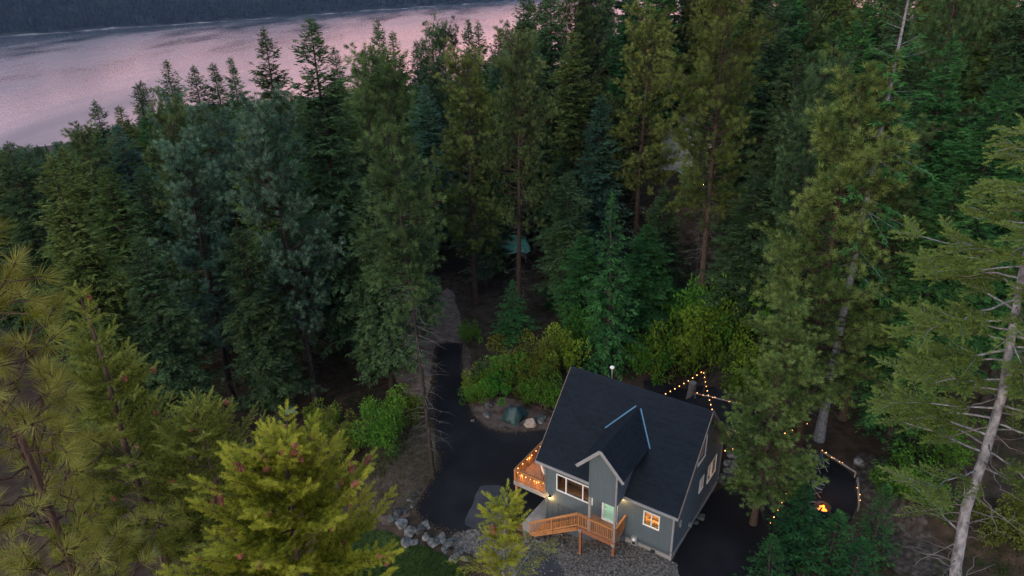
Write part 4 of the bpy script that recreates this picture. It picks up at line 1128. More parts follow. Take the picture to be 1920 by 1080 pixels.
def make_pine(seed, h=26, R=3.6, start=.34, nb=150, fol='pine', bark='bark_red', tufts=11, shape=.62, dead=60, tl=.30, tr=.0105):
    g = np.random.default_rng(seed)
    pts, r, f, rf = trunk_cloud(h, tr * h + .02, g, bend=.22, lean=.015)
    wood = Cloud(); wood.add(tubes(pts[None], r[None], 10))
    t = np.sort(start + (1 - start) * g.uniform(0, 1, nb) ** .9); t = np.minimum(t, .985)
    z = t * h; az = np.arange(nb) * 2.39996 + g.normal(0, .7, nb); tt = (t - start) / (1 - start)
    lob = 1 + .28 * np.sin(az + tt * 11 + g.uniform(0, 6)) + .18 * np.sin(az * 2 - tt * 23)
    L = R * np.minimum(1, .55 + tt * 2.2) * np.maximum(.12, (1 - tt ** 1.35)) ** shape * lob * g.uniform(.6, 1.15, nb) + .25
    pitch = -.18 + .85 * tt + g.normal(0, .16, nb)
    hd = np.stack([np.cos(az), np.sin(az), np.zeros(nb)], 1); k = 6; s = np.linspace(0, 1, k)
    paths = f(z)[:, None] + hd[:, None] * (s[None] * L[:, None])[..., None]
    paths[..., 2] += np.tan(np.clip(pitch, -.6, .95))[:, None] * s[None] * L[:, None] + .22 * L[:, None] * (s ** 2)[None]
    paths[:, 1:] += g.normal(0, .05, paths[:, 1:].shape) * L[:, None, None] * .5
    wood.add(tubes(paths, np.clip(.018 * L[:, None], .012, .085) * (1 - .8 * s[None]), 4))
    # twigs ending in needle tufts
    m = np.maximum(4, (L * tufts / 2.6).astype(int)); idx = np.repeat(np.arange(nb), m)
    sp = .28 + .72 * g.uniform(0, 1, len(idx)) ** .75
    fi = sp * (k - 1); i0 = np.minimum(fi.astype(int), k - 2); fr = (fi - i0)[:, None]
    P0 = paths[idx, i0] * (1 - fr) + paths[idx, i0 + 1] * fr; ax = unit(paths[idx, i0 + 1] - paths[idx, i0])
    D = ax * g.uniform(.3, 1.1, (len(idx), 1)) + g.normal(0, .62, (len(idx), 3)) + np.array([0, 0, .28]); D = unit(D)
    tw = g.uniform(.10, .62, len(idx)) * np.minimum(1.2, .45 + L[idx] / 3)
    P1 = P0 + D * tw[:, None]
    wood.add(tubes(np.stack([P0, P1], 1), np.stack([np.full(len(idx), .012), np.full(len(idx), .007)], 1), 3))
    cl = Cloud()
    tb = np.clip(.38 + .18 * g.normal(size=nb)[idx] + .45 * (sp - .65) + g.normal(0, .20, len(idx)), 0, 1)  # outer tufts paler, both as young growth and as painted-in highlight
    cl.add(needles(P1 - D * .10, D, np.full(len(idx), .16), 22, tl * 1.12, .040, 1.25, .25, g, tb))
    top = f(np.full(8, h)) ; top[:, 2] += g.uniform(-.5, .05, 8)
    cl.add(needles(top, g.normal(0, .3, (8, 3)) + np.array([0, 0, 1.0]), np.full(8, .2), 30, tl, .03, 1.2, .2, g, np.full(8, .6)))
    if dead:
        nd = dead; zd = g.uniform(.10, start + .16, nd) * h; ad = g.uniform(0, 6.28, nd); Ld = g.uniform(.5, 2.4, nd)
        hdn = np.stack([np.cos(ad), np.sin(ad), np.zeros(nd)], 1); s4 = np.linspace(0, 1, 5)
        pd = f(zd)[:, None] + hdn[:, None] * (s4[None] * Ld[:, None])[..., None]; pd[..., 2] += (-.30 * s4 ** 2)[None] * Ld[:, None]
        pd += g.normal(0, .09, pd.shape) * s4[None, :, None]
        wd = Cloud(); wd.add(tubes(pd, (.024 * (1 - .8 * s4))[None] * np.ones((nd, 1)), 3))
        # side twigs
        j = g.integers(0, nd, nd * 2); q = pd[j, 2]; e = q + unit(g.normal(size=(nd * 2, 3))) * g.uniform(.2, .7, (nd * 2, 1))
        wd.add(tubes(np.stack([q, e], 1), np.tile([.012, .004], (nd * 2, 1)), 3))
        dm = wd.mesh('dead_branches', 'twig_grey')
    else: dm = None
    return dict(h=h, R=R, trunk=wood.mesh('trunk', bark), crown=cl.mesh('crown', fol), dead=dm)
def variant(p, fol, bark=None):
    q = dict(p)
    for key, mm in (('crown', fol), ('trunk', bark)):
        if mm:
            me = p[key].copy(); me.materials[0] = MAT[mm]; q[key] = me
    return q
PR = {}
PR['fir_a'] = make_fir(1, 28, 3.9, .16, 520, shape=.60, spray=.40)
PR['fir_b'] = make_fir(2, 27, 3.2, .20, 480, shape=.58, spray=.38)
PR['fir_c'] = make_fir(3, 29, 4.3, .12, 540, shape=.68, spray=.42)
PR['fir_top'] = make_fir(4, 29, 4.3, .14, 460, shape=.66, spray=.44, sparse=.12)     # open, spiky leader
PR['young'] = make_fir(5, 13, 2.9, .05, 330, shape=.92, fol='fir_green', dead=0, droop=.22, spray=.26)
PR['sap'] = make_fir(6, 6, 1.5, .05, 170, shape=.85, fol='fir_green', dead=0, droop=.15, spray=.20)
PR['pale'] = make_fir(7, 34, 3.6, .40, 200, shape=.7, sparse=.40, bark='bark_grey', fol='fir_green', dead=90)
PR['pine_a'] = make_pine(11, 26, 3.5, .32, 190, shape=.45, tufts=16)
PR['pine_b'] = make_pine(12, 25, 3.0, .26, 190, shape=.50, tufts=16)
PR['pine_c'] = make_pine(13, 28, 3.8, .40, 175, shape=.42, dead=110, tufts=16)
PR['pine_n'] = make_pine(15, 28, 2.2, .44, 165, shape=.42, tufts=15, dead=120, tr=.0050, bark='bark_dark')
PR['pine_d'] = make_pine(14, 24, 3.5, .16, 230, shape=.52, dead=30, tufts=17)
for k in ('fir_a', 'fir_b', 'fir_c', 'fir_top'):
    PR[k + '_olive'] = variant(PR[k], 'fir_olive'); PR[k + '_green'] = variant(PR[k], 'fir_green'); PR[k + '_blue'] = variant(PR[k], 'fir_blue')
for k in ('pine_a', 'pine_b', 'pine_c', 'pine_d'):
    PR[k + '_blue'] = variant(PR[k], 'pine_blue', 'bark_dark'); PR[k + '_olive'] = variant(PR[k], 'pine_olive'); PR[k + '_dark'] = variant(PR[k], 'fir', 'bark_dark')
PR['pine_d_light'] = variant(PR['pine_d'], 'pine_light'); PR['pine_b_light'] = variant(PR['pine_b'], 'pine_light')
PR['pale_olive'] = variant(PR['pale'], 'fir')

def plant_tree(proto, base, height, R, label, group=None, rz=None, name=None):
    p = PR[proto]
    nm = name or ('pine_tree' if proto.startswith('pine') else 'fir_tree')
    r = empty(nm, tuple(base), rnd.uniform(0, 6.28) if rz is None else rz)
    sh, sr = height / p['h'], R / p['R']
    for part in ('trunk', 'crown', 'dead'):
        if p[part] is None: continue
        o = link('dead_branches' if part == 'dead' else part, p[part], r)
        o.scale = (sr, sr, sh)
        if part == 'dead': o['kind'] = 'stuff'
    tag(r, label, 'tree', group); return r
TREES = []   # (x, y, R) taken spots
def tip_tree(proto, tip, d, R, label, group=None):
    P = at_d(tip[0], tip[1], d); z = float(ground(P[0], P[1])) - .1
    TREES.append((P[0], P[1], R))
    return plant_tree(proto, (P[0], P[1], z), P[2] - z, R, label, group)

# ---- trees one can tell apart in the photograph
NAMED = [
 ('fir_top', (590, 36), 55, 4.1, 'tall dark fir with spiky open tip standing highest against the lake'),
 ('fir_top', (487, 55), 84, 3.6, 'dark fir with open tip against the lake, left of the highest tip'),
 ('fir_b', (632, 90), 100, 2.6, 'slim fir tip just right of the highest spiky fir'),
 ('fir_b', (353, 126), 100, 3.0, 'dark fir against the lake, second of the two pointed firs standing side by side'),
 ('fir_a', (305, 116), 96, 3.0, 'dark pointed fir against the lake, left one of two standing side by side'),
 ('fir_b', (403, 122), 98, 2.9, 'dark fir against the lake right of the two side-by-side pointed firs'),
 ('fir_b', (434, 110), 112, 2.5, 'thin dark fir tip behind the treeline left of the open-tipped fir'),
 ('fir_b', (250, 160), 118, 2.8, 'round topped fir of a close pair halfway down the lakeside treeline'),
 ('fir_b', (270, 152), 122, 2.6, 'taller fir of a close pair halfway down the lakeside treeline'),
 ('fir_top', (171, 190), 112, 3.0, 'lone spiky fir rising above the low end of the lakeside treeline'),
 ('fir_a_olive', (222, 200), 100, 3.2, 'olive green fir right of the lone spiky fir'),
 ('fir_b', (138, 235), 150, 2.8, 'small far fir left of the lone spiky fir'),
 ('fir_top', (712, 38), 100, 3.0, 'fir with thin dark spire against the pink water in the middle of the treeline'),
 ('fir_a_olive', (690, 85), 88, 3.4, 'bushy olive fir just left of the thin dark spire'),
 ('fir_a_olive', (738, 62), 92, 3.2, 'bushy fir just right of the thin dark spire'),
 ('fir_b', (775, 78), 105, 2.6, 'short fir tip between the thin spire and the rounded twin tops'),
 ('fir_b', (793, 72), 110, 2.5, 'small pointed fir tip left of the rounded twin tops'),
 ('pine_b_dark', (820, 60), 96, 3.1, 'left one of the rounded twin tree tops against the pink water'),
 ('pine_b_dark', (838, 64), 100, 3.0, 'right one of the rounded twin tree tops against the pink water'),
 ('fir_top', (879, 38), 92, 2.7, 'narrow feathery fir tip left of the dense flat-topped fir'),
 ('fir_c', (898, 42), 82, 3.2, 'dense flat-topped fir against the pink water'),
 ('fir_b', (928, 62), 104, 2.4, 'small dark fir tip low against the pink water, left of the forest edge'),
 ('fir_b', (945, 40), 115, 2.6, 'dark fir tip where the forest edge meets the water'),
 ('fir_a', (985, -12), 88, 3.6, 'dark fir closing off the end of the lake at the top edge'),
 ('pine_b_dark', (1012, 12), 96, 3.6, 'dark round-topped tree just right of where the lake ends'),
 ('fir_b', (1000, 62), 80, 3.2, 'dark fir below the end of the lake'),
 ('fir_c', (1040, -35), 84, 3.8, 'tall dark fir cut by the top edge right of the lake'),
 ('fir_b', (1105, -70), 98, 3.6, 'dark fir cut by the top edge above the blue-green fir'),
 ('pine_b_dark', (1140, -50), 92, 3.6, 'dark pine cut by the top edge, left of the spreading olive pine'),
 ('fir_a', (1180, -75), 96, 3.8, 'tall dark fir cut by the top edge behind the spreading olive pine'),
 ('fir_a', (1256, -62), 98, 3.9, 'dark fir cut by the top edge above the middle of the roof'),
 ('fir_c', (1222, -40), 104, 3.8, 'dark fir behind the spreading olive pine at the top edge'),
 ('pine_a', (1300, -75), 100, 4.0, 'mid green pine cut by the top edge left of the big bare-trunked pine'),
 ('fir_b', (1342, -60), 102, 3.6, 'dark fir cut by the top edge behind the big bare-trunked pine'),
 ('fir_c', (1548, -75), 86, 4.0, 'dark fir cut by the top edge above the broad yellow-green pine'),
 ('fir_a_olive', (1592, -60), 92, 3.8, 'olive fir cut by the top edge left of the pale speckled trunk'),
 ('fir_b', (1500, -50), 90, 3.6, 'dark fir cut by the top edge, halfway between the two big pines'),
 ('fir_a', (1430, -60), 84, 3.8, 'dark fir cut by the top edge right of the big bare-trunked pine'),
 ('pine_a', (1085, -30), 90, 3.8, 'olive pine cut by the top edge, second tree right of the lake'),
 ('fir_a_olive', (1075, 60), 76, 3.4, 'olive fir a little below the top edge right of the lake'),
 ('pine_c', (962, 94), 64, 3.2, 'rounded olive pine standing forward of the dark forest in the middle'),
 ('pine_b_olive', (868, 112), 68, 3.5, 'broad olive pine left of the rounded forward pine'),
 ('pine_n', (745, 150), 40.2, 2.1, 'tall thin pine rising straight from the edge of the driveway'),
 ('pine_b', (690, 110), 66, 3.2, 'dense pine between the tall spiky fir and the driveway pine'),
 ('pine_a_blue', (500, 208), 52, 3.3, 'blue-green pine with drooping tufts left of the tall dark fir'),
 ('pine_b_blue', (328, 284), 56, 3.0, 'pale blue-green pine farthest left of the bluish pines'),
 ('pine_a_blue', (398, 232), 63, 3.2, 'blue-green pine standing behind and between the other bluish pines'),
 ('pine_d_blue', (325, 228), 76, 2.8, 'small bluish pine top peeking over the pale blue-green pine'),
 ('fir_c_olive', (96, 292), 52, 3.6, 'olive green fir behind the near pine at the left edge'),
 ('fir_a', (20, 270), 75, 3.3, 'dark fir at the left edge under the low end of the lake'),
 ('fir_a_olive', (190, 318), 66, 3.4, 'olive fir right of the near pine, below the lone spiky fir'),
 ('fir_c', (255, 318), 62, 3.5, 'dark fir left of the pale blue-green pine'),
 ('fir_b_green', (445, 300), 66, 3.0, 'green fir between two bluish pines'),
 ('pine_c_olive', (1368, 12), 62, 4.2, 'big pine with a bare lower trunk and dead limbs behind the house'),
 ('pine_d_light', (1620, 165), 43.5, 3.8, 'broad yellow-green pine standing right of the house, over the string lights'),
 ('pine_d_light', (1474, 590), 36, 2.6, 'light green bushy pine hanging over the asphalt yard beside the gable'),
 ('pine_a', (1690, 262), 48, 3.1, 'second pine close behind the broad yellow-green pine'),
 ('pale', (1724, -130), 44.6, 2.8, 'tall fir with a pale speckled bare trunk right of the broad pine'),
 ('fir_b_green', (1888, 146), 50, 3.2, 'green pine-like fir at the right edge below the dark forest'),
 ('young', (1152, 366), 54, 3.3, 'bright green young fir standing right behind the roof'),
 ('fir_c_blue', (1128, 180), 72, 3.3, 'blue-green fir behind the bright green young fir'),
 ('pine_b', (1050, 150), 82, 3.4, 'olive pine right of the rounded forward pine'),
 ('pine_a_olive', (1215, 40), 74, 3.8, 'olive pine with spreading boughs left of the big bare-trunked pine'),
 ('pine_n', (1338, 205), 68, 2.1, 'pine left of and below the big bare-trunked pine, in front of the cabin'),
 ('fir_b_green', (1560, 40), 76, 3.2, 'green fir rising behind the broad yellow-green pine'),
 ('pine_b_dark', (1560, 130), 54, 2.6, 'blue-green pine hugging the left side of the broad yellow-green pine'),
 ('fir_c_green', (1800, 70), 56, 3.8, 'dark green fir with wide boughs right of the pale speckled trunk'),
 ('fir_a', (1052, 290), 74, 3.0, 'dark fir behind the slim young fir, right of the teal tarp'),
 ('fir_b', (1068, 330), 64, 2.9, 'dark narrow fir between the slim young fir and the bright green young fir'),
 ('fir_b', (908, 270), 76, 3.0, 'dark fir above the dirt track, left of the teal tarp'),
 ('fir_b', (905, 380), 72, 2.0, 'shaded fir beside the dirt track, just left of the teal tarp'),
 ('fir_b_green', (1095, 440), 60, 2.4, 'green fir hugging the left side of the bright green young fir'),
 ('fir_a_green', (1215, 420), 60, 2.8, 'green fir hugging the right side of the bright green young fir'),
 ('fir_b', (1420, 330), 58, 3.0, 'dark fir right of the bare lower trunk behind the house'),
 ('fir_c', (1250, 350), 66, 2.8, 'dark fir left of the bare lower trunk behind the house'),
 ('fir_b', (748, 330), 58, 2.4, 'dark fir right behind the driveway pine'),
 ('fir_a', (690, 330), 52, 2.8, 'dark fir left behind the driveway pine'),
 ('fir_b', (455, 430), 50, 2.6, 'dark fir filling the gap between the bluish pines'),
 ('fir_a', (250, 450), 50, 2.8, 'dark fir below the pale blue-green pine at the left'),
 ('young', (1040, 478), 66, 1.9, 'slim young fir between the teal tarp and the bright green fir'),
 ('young', (962, 525), 60, 2.4, 'dark young fir below the teal tarp beside the dirt track'),
 ('fir_a_green', (1790, 330), 46, 3.2, 'dark green fir behind the grey-trunked near fir'),
]
for pr, tp_, d_, R_, lab in NAMED: tip_tree(pr, tp_, d_, R_ * (1.12 if pr.startswith('fir') else 1.0), lab)
# small firs beside the fire pit and asphalt yard
for pr, bpx, h_, R_, lab in (
    ('young', (1490, 1040), 5.6, 2.0, 'dark bushy young fir between the asphalt yard and the fire bowl'),
    ('sap', (1545, 1075), 4.6, 2.1, 'low green fir in front of the fire bowl'),
    ('sap', (1622, 1055), 5.6, 1.7, 'pointed green fir sapling right of the fire bowl'),
    ('sap', (1590, 1110), 4.0, 1.9, 'dark low fir at the bottom edge right of the asphalt yard'),
    ('sap', (1440, 1085), 3.2, 1.4, 'small fir at the bottom edge beside the asphalt yard'),
    ('sap', (1700, 860), 5.0, 1.9, 'dark green fir sapling on the slope beyond the round boulder'),
    ('sap', (900, 735), 3.0, 1.2, 'tiny fir at the edge of the verge bushes'),
    ('young', (1660, 800), 9.0, 2.6, 'dark young fir in shade beyond the fire pit patio')):
    p = on_ground(*bpx); TREES.append((p[0], p[1], R_)); plant_tree(pr, (p[0], p[1], p[2] - .05), h_, R_, lab)
# forest trees that cannot be told apart, by belt
def skyline(x): return float(np.interp(x, [0, 130, 250, 300, 450, 600, 800, 900, 945, 985, 1060, 1200, 1920], [278, 258, 222, 200, 188, 176, 150, 135, 95, 15, -40, -120, -220]))
def lowest(x): return float(np.interp(x, [-50, 0, 250, 400, 560, 640, 700, 765, 790, 800, 880, 895, 960, 1060, 1200, 1420, 1480, 1620, 1700, 1980], [690, 700, 700, 740, 760, 770, 745, 700, 610, 545, 545, 620, 640, 655, 680, 700, 720, 760, 800, 740]))
PKL = ['fir_a', 'fir_b', 'fir_c', 'fir_a_green', 'fir_b_olive', 'fir_top', 'pine_b', 'pine_a_blue', 'fir_c_olive', 'fir_a_blue', 'fir_top_olive', 'fir_b']
PKR = ['fir_a', 'fir_b_olive', 'fir_c_olive', 'pine_a', 'pine_b', 'fir_top_olive', 'pine_d_olive', 'fir_a_green', 'fir_b', 'fir_c', 'fir_top', 'fir_b_green']
def tone(pr): return 'olive' if 'olive' in pr else 'bluish' if 'blue' in pr else 'bright green' if 'green' in pr else 'dark green' if pr.startswith('fir') or 'dark' in pr else 'mid green'
PLACES = [(60, 'at the left edge above the near pine'), (120, 'above the near pine at the left'), (185, 'under the lone spiky lakeside fir'), (250, 'right of the lone spiky lakeside fir'), (310, 'above the pale blue-green pine'), (380, 'right of the pale blue-green pine'),
 (430, 'between the two blue-green pines'), (490, 'left of the drooping blue-green pine'), (540, 'right of the drooping blue-green pine'), (590, 'left of the highest spiky fir'), (650, 'right of the highest spiky fir'), (710, 'left of the thin dark spire'), (760, 'above the driveway pine'), (800, 'above the start of the driveway'),
 (840, 'under the rounded twin tops'), (880, 'right of the rounded twin tops'), (920, 'by the dense flat-topped fir'), (960, 'left of the rounded forward pine'), (1000, 'above the teal tarp'), (1050, 'right of the rounded forward pine'), (1110, 'left of the bright green young fir'), (1150, 'above the bright green young fir'),
 (1190, 'right of the bright green young fir'), (1230, 'above the middle of the roof ridge'), (1270, 'left of the pale cabin'), (1340, 'above the pale cabin'), (1380, 'behind the big bare-trunked pine'), (1420, 'just right of the big bare-trunked pine'), (1470, 'far right of the big bare-trunked pine'), (1520, 'well left of the broad yellow-green pine'),
 (1590, 'left of the broad yellow-green pine'), (1640, 'behind the broad yellow-green pine'), (1690, 'left of the pale speckled trunk'), (1740, 'around the pale speckled trunk'), (1790, 'right of the pale speckled trunk'), (1850, 'above the near grey-trunked fir'), (9999, 'at the right edge')]
def where(px): return next(w for lim, w in PLACES if px < lim)
FILL = []
made = 0; tries = 0
far_pts = []
g = np.random.default_rng(77)
while tries < 9000 and made < 290:
    tries += 1
    d_ = 46 + 150 * g.uniform(0, 1) ** 1.25; a_ = math.radians(g.uniform(-39, 41))
    x, y = d_ * math.sin(a_), d_ * math.cos(a_)
    z = float(ground(x, y))
    if z < LAKE + 1: continue
    bx, by, _ = project((x, y, z))
    if by > lowest(bx) - 4: continue
    if -14 < hloc(x, y)[0] < 18 and -12 < hloc(x, y)[1] < 13: continue
    pk = PKL if bx < 985 else PKR
    pr = pk[int(g.integers(len(pk)))]
    Rr = PR[pr]['R'] * g.uniform(.8, 1.0)
    mind = .48 if d_ < 90 else .60
    if any((x - a) ** 2 + (y - b) ** 2 < ((Rr + c) * mind) ** 2 for a, b, c in TREES): continue
    ht = g.uniform(20, 30) if bx < 980 else g.uniform(23, 34)
    while ht > 9:
        tx, ty, _ = project((x, y, z + ht))
        if ty > skyline(tx): break
        ht -= 1.0
    if ht < 12: continue
    # do not cover the gaps the photograph keeps open: teal tarp, cabin, road mouth
    tx, ty, _ = project((x, y, z + ht)); rp = Rr * F_PX / d_
    bad = False
    for gx0, gx1, gy0, gy1, gd in ((930, 992, 412, 482, 79), (1272, 1322, 262, 335, 89), (795, 880, 545, 650, 84)):
        if d_ < gd and ty < gy1 and by > gy0 and min(tx, bx) - rp * .45 < gx1 and max(tx, bx) + rp * .45 > gx0: bad = True
    if bad: continue
    TREES.append((x, y, Rr)); made += 1
    gr = 'forest between the driveway and the lake' if bx < 985 else 'forest rising behind the house'
    lab = '%s %s %s, %s row, %s' % ('tall' if ht > 24 else 'short', tone(pr), 'pine' if pr.startswith('pine') else 'fir', 'front' if d_ < 72 else 'middle' if d_ < 105 else 'back' if d_ < 145 else 'farthest', where(tx))
    FILL.append((lab, d_, plant_tree(pr, (x, y, z - .1), ht, Rr, lab, gr)))
for L_ in {f[0] for f in FILL}:
    same = sorted([f for f in FILL if f[0] == L_], key=lambda f: f[1])
    if len(same) > 1:
        for k_, f in enumerate(same):
            f[2]['label'] = L_ + ', ' + ({0: 'nearer one', 1: 'farther one'}[k_] if len(same) == 2 else ORD[k_] + ' nearest')
print('forest trees', made, 'tries', tries)
# the far low wood by the near lakeshore reads as one mass
n = 2600
fd = g.uniform(175, 520, n); fa = np.radians(g.uniform(-46, 12, n)); FX, FY = fd * np.sin(fa), fd * np.cos(fa); FZ = ground(FX, FY)
ok = FZ > LAKE + .5
hts = g.uniform(12, 21, n)
for i in range(n):
    if not ok[i]: continue
    tx, ty, _ = project((FX[i], FY[i], FZ[i] + hts[i]))
    if ty < skyline(tx) - 5 or tx > 1000: ok[i] = False
far_forest('lakeshore_forest', np.stack([FX, FY, FZ], 1)[ok], hts[ok], 'fir', 'far low forest along the near lakeshore', 9)

# ------------------------------------------------------------------ shrubs
def shrub_mesh(seed, m, n=4200, leaf=.12, stems=7):
    g = np.random.default_rng(seed); cl = Cloud(); wd = Cloud()
    cents = g.normal(0, .42, (26, 3)) * np.array([1, 1, .75]) + np.array([0, 0, .62]); cents[:, 2] = np.clip(cents[:, 2], .12, 1.15)
    rr = g.uniform(.16, .36, 26)
    j = g.integers(0, 26, n); d = unit(g.normal(size=(n, 3))); P = cents[j] + d * (rr[j] * g.uniform(.35, 1, n) ** .6)[:, None]; P[:, 2] = np.maximum(P[:, 2], .02)
    D = unit(d + g.normal(0, .7, (n, 3)) + np.array([0, 0, -.1])); L = leaf * g.uniform(.6, 1.3, n) / 1.6
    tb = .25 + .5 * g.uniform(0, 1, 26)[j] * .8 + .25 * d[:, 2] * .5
    cl.add(blades(P, D, L, L * .62, g, np.clip(tb, 0, 1), roll=2))
    s = np.linspace(0, 1, 4)
    e = cents[:stems * 2] ; b = g.normal(0, .08, (stems * 2, 3)) * np.array([1, 1, 0])
    pa = b[:, None] * (1 - s)[None, :, None] + e[:, None] * s[None, :, None]; pa += g.normal(0, .03, pa.shape)
    wd.add(tubes(pa, np.tile(.022 * (1 - .7 * s), (stems * 2, 1)), 4))
    return cl.mesh('foliage', m), wd.mesh('stems', 'twig_brown')
SH = {k: [shrub_mesh(i * 10 + j, k, n=4200) for j in range(2)] for i, k in enumerate(('shrub_green', 'shrub_yellow', 'shrub_olive'))}
def shrub(px, r, h, k, label, group=None):
    p = on_ground(*px); e = tag(empty('shrub', (p[0], p[1], p[2] - .05), rnd.uniform(0, 6)), label, 'shrub', group)
    fo, stm = SH[k][rnd.randrange(2)]
    for nm, me in (('foliage', fo), ('stems', stm)):
        o = link(nm, me, e); o.scale = (r * 1.15, r * 1.15, h)
SHRUBS = [
 ((1000, 715), 2.6, 3.4, 'shrub_olive', 'olive yellow bush behind the left end of the roof'),
 ((1020, 765), 1.7, 2.4, 'shrub_green', 'green bush above the tan boulder'),
 ((1045, 700), 2.2, 3.6, 'shrub_yellow', 'yellow-green bush at the upper left corner of the roof'),
 ((900, 735), 1.6, 2.2, 'shrub_yellow', 'yellow-green bush at the driveway bend'),
 ((893, 752), 1.1, 1.5, 'shrub_green', 'low green bush at the edge of the drive, below the yellow-green one'),
 ((930, 742), 1.6, 2.0, 'shrub_green', 'green bush behind the pale upright rock'),
 ((955, 715), 1.8, 2.4, 'shrub_green', 'green bush behind the dark tarp'),
 ((985, 745), 1.3, 1.7, 'shrub_olive', 'small olive bush right behind the dark tarp'),
 ((1105, 668), 2.4, 3.6, 'shrub_green', 'green bush behind the roof, left of the white flue cap'),
 ((1215, 700), 2.4, 3.4, 'shrub_green', 'leafy green bush behind the roof, right of the white flue cap'),
 ((1265, 690), 2.6, 4.2, 'shrub_yellow', 'yellow-green bush behind the string lights'),
 ((1330, 690), 2.8, 4.8, 'shrub_yellow', 'yellow-green bush beside the string light post'),
 ((1372, 640), 3.2, 6.2, 'shrub_green', 'tall bright green bush right of the bare pine trunk'),
 ((1290, 640), 2.8, 5.2, 'shrub_green', 'green bush left of the bare pine trunk'),
 ((1225, 620), 2.8, 4.6, 'shrub_green', 'green bush right of the bright young fir'),
 ((1400, 730), 2.2, 3.2, 'shrub_yellow', 'yellow-green bush above the terrace rail'),
 ((765, 790), 1.7, 2.6, 'shrub_yellow', 'yellow-green bush behind the mound by the driveway pine'),
 ((730, 815), 1.8, 2.6, 'shrub_green', 'green bush at the upper left of the mound'),
 ((700, 845), 1.7, 2.4, 'shrub_green', 'dark green bush at the left side of the mound'),
 ((660, 850), 1.6, 2.6, 'shrub_olive', 'olive bush left of the mound beside a trunk'),
 ((605, 810), 1.5, 2.4, 'shrub_yellow', 'yellowish bush among the trunks above the fir top'),
 ((880, 640), 1.2, 1.8, 'shrub_green', 'dark bush at the mouth of the dirt track'),
 ((1700, 940), 1.8, 2.2, 'shrub_green', 'green bush on the slope left of the grey trunk'),
 ((1760, 860), 2.0, 2.6, 'shrub_green', 'dark green bush behind the grey trunk'),
 ((1880, 1000), 1.8, 2.0, 'shrub_olive', 'olive bush low at the right edge'),
]
for s_ in SHRUBS: shrub(*s_)
# undergrowth over the forest floor, one mass
g = np.random.default_rng(123)
pts_ = []
for _ in range(6000):
    px, py = g.uniform(-40, 1960), g.uniform(380, 1085)
    if py > lowest(px) + 25 and px < 1640: continue
    pts_.append((px, py))
    if len(pts_) > 900: break
cl = Cloud(); PP = []
for px, py in pts_:
    d = ray(px, py); t = (0 - CAMZ) / d[2]; p = CAM + d * t
    for _ in range(4): t = (float(ground(p[0], p[1])) - CAMZ) / d[2]; p = CAM + d * t
    if math.hypot(p[0], p[1]) < 140 and not inside((p[0], p[1]), DRV): PP.append(p)
PP = np.array(PP); k = 80
C0 = np.repeat(PP, k, 0) + g.normal(0, .45, (len(PP) * k, 3)) * np.array([1, 1, .0]); C0[:, 2] = ground(C0[:, 0], C0[:, 1]) + g.uniform(0, .35, len(C0))
D0 = unit(g.normal(0, .8, (len(C0), 3)) + np.array([0, 0, .7])); L0 = g.uniform(.07, .24, len(C0))
cl.add(blades(C0, D0, L0, L0 * .3, g, np.repeat(g.uniform(0, .9, len(PP)), k), roll=2))
tag(link('undergrowth', cl.mesh('undergrowth', 'undergrowth')), 'low leafy undergrowth over the forest floor', kind='stuff')
g = np.random.default_rng(31); P = []
while len(P) < 2600:
    q = (g.uniform(min(a for a, b in GRAV), max(a for a, b in GRAV)), g.uniform(min(b for a, b in GRAV), max(b for a, b in GRAV)))
    if inside(q, GRAV): P.append(q)
P = np.array(P); P = np.column_stack([P, ground(P[:, 0], P[:, 1]) + .05]); sz = .03 + .10 * g.uniform(0, 1, len(P)) ** 3
oc = np.array([(1, 0, 0), (0, 1, 0), (-1, 0, 0), (0, -1, 0), (0, 0, .8), (0, 0, -.6)]); of = np.array([(0, 1, 4), (1, 2, 4), (2, 3, 4), (3, 0, 4), (1, 0, 5), (2, 1, 5), (3, 2, 5), (0, 3, 5)])
VV = P[:, None] + oc[None] * sz[:, None, None] * g.uniform(.6, 1.4, (len(P), 6, 1)); TT = (np.arange(len(P)) * 6)[:, None, None] + of[None]
tag(link('gravel_stones', np_mesh('gravel_stones', VV.reshape(-1, 3), TT.reshape(-1, 3), 'gravel')), 'loose grey stones scattered over the gravel bank', kind='stuff')
g = np.random.default_rng(55); P = []
for i in range(len(DRV)):
    a, b = np.array(DRV[i]), np.array(DRV[(i + 1) % len(DRV)]); L_ = np.linalg.norm(b - a)
    if hloc(*a)[0] > .3 and hloc(*a)[1] > -3: continue
    nrm = np.array([-(b - a)[1], (b - a)[0]]) / max(L_, 1e-6)
    for _ in range(int(L_ * 55)): P.append(a + (b - a) * g.uniform() + nrm * g.normal(0, .16))
P = np.array(P); P = np.column_stack([P, ground(P[:, 0], P[:, 1]) + .05]); D = g.normal(0, 1, P.shape); D[:, 2] = g.normal(.1, .15, len(P))
c = Cloud(); c.add(blades(P, D, g.uniform(.06, .24, len(P)), g.uniform(.02, .07, len(P)), g, g.uniform(0, 1, len(P)), roll=.5))
tag(link('needle_litter', c.mesh('needle_litter', 'needle_litter')), 'brown needle litter gathered along the driveway edges', kind='stuff')
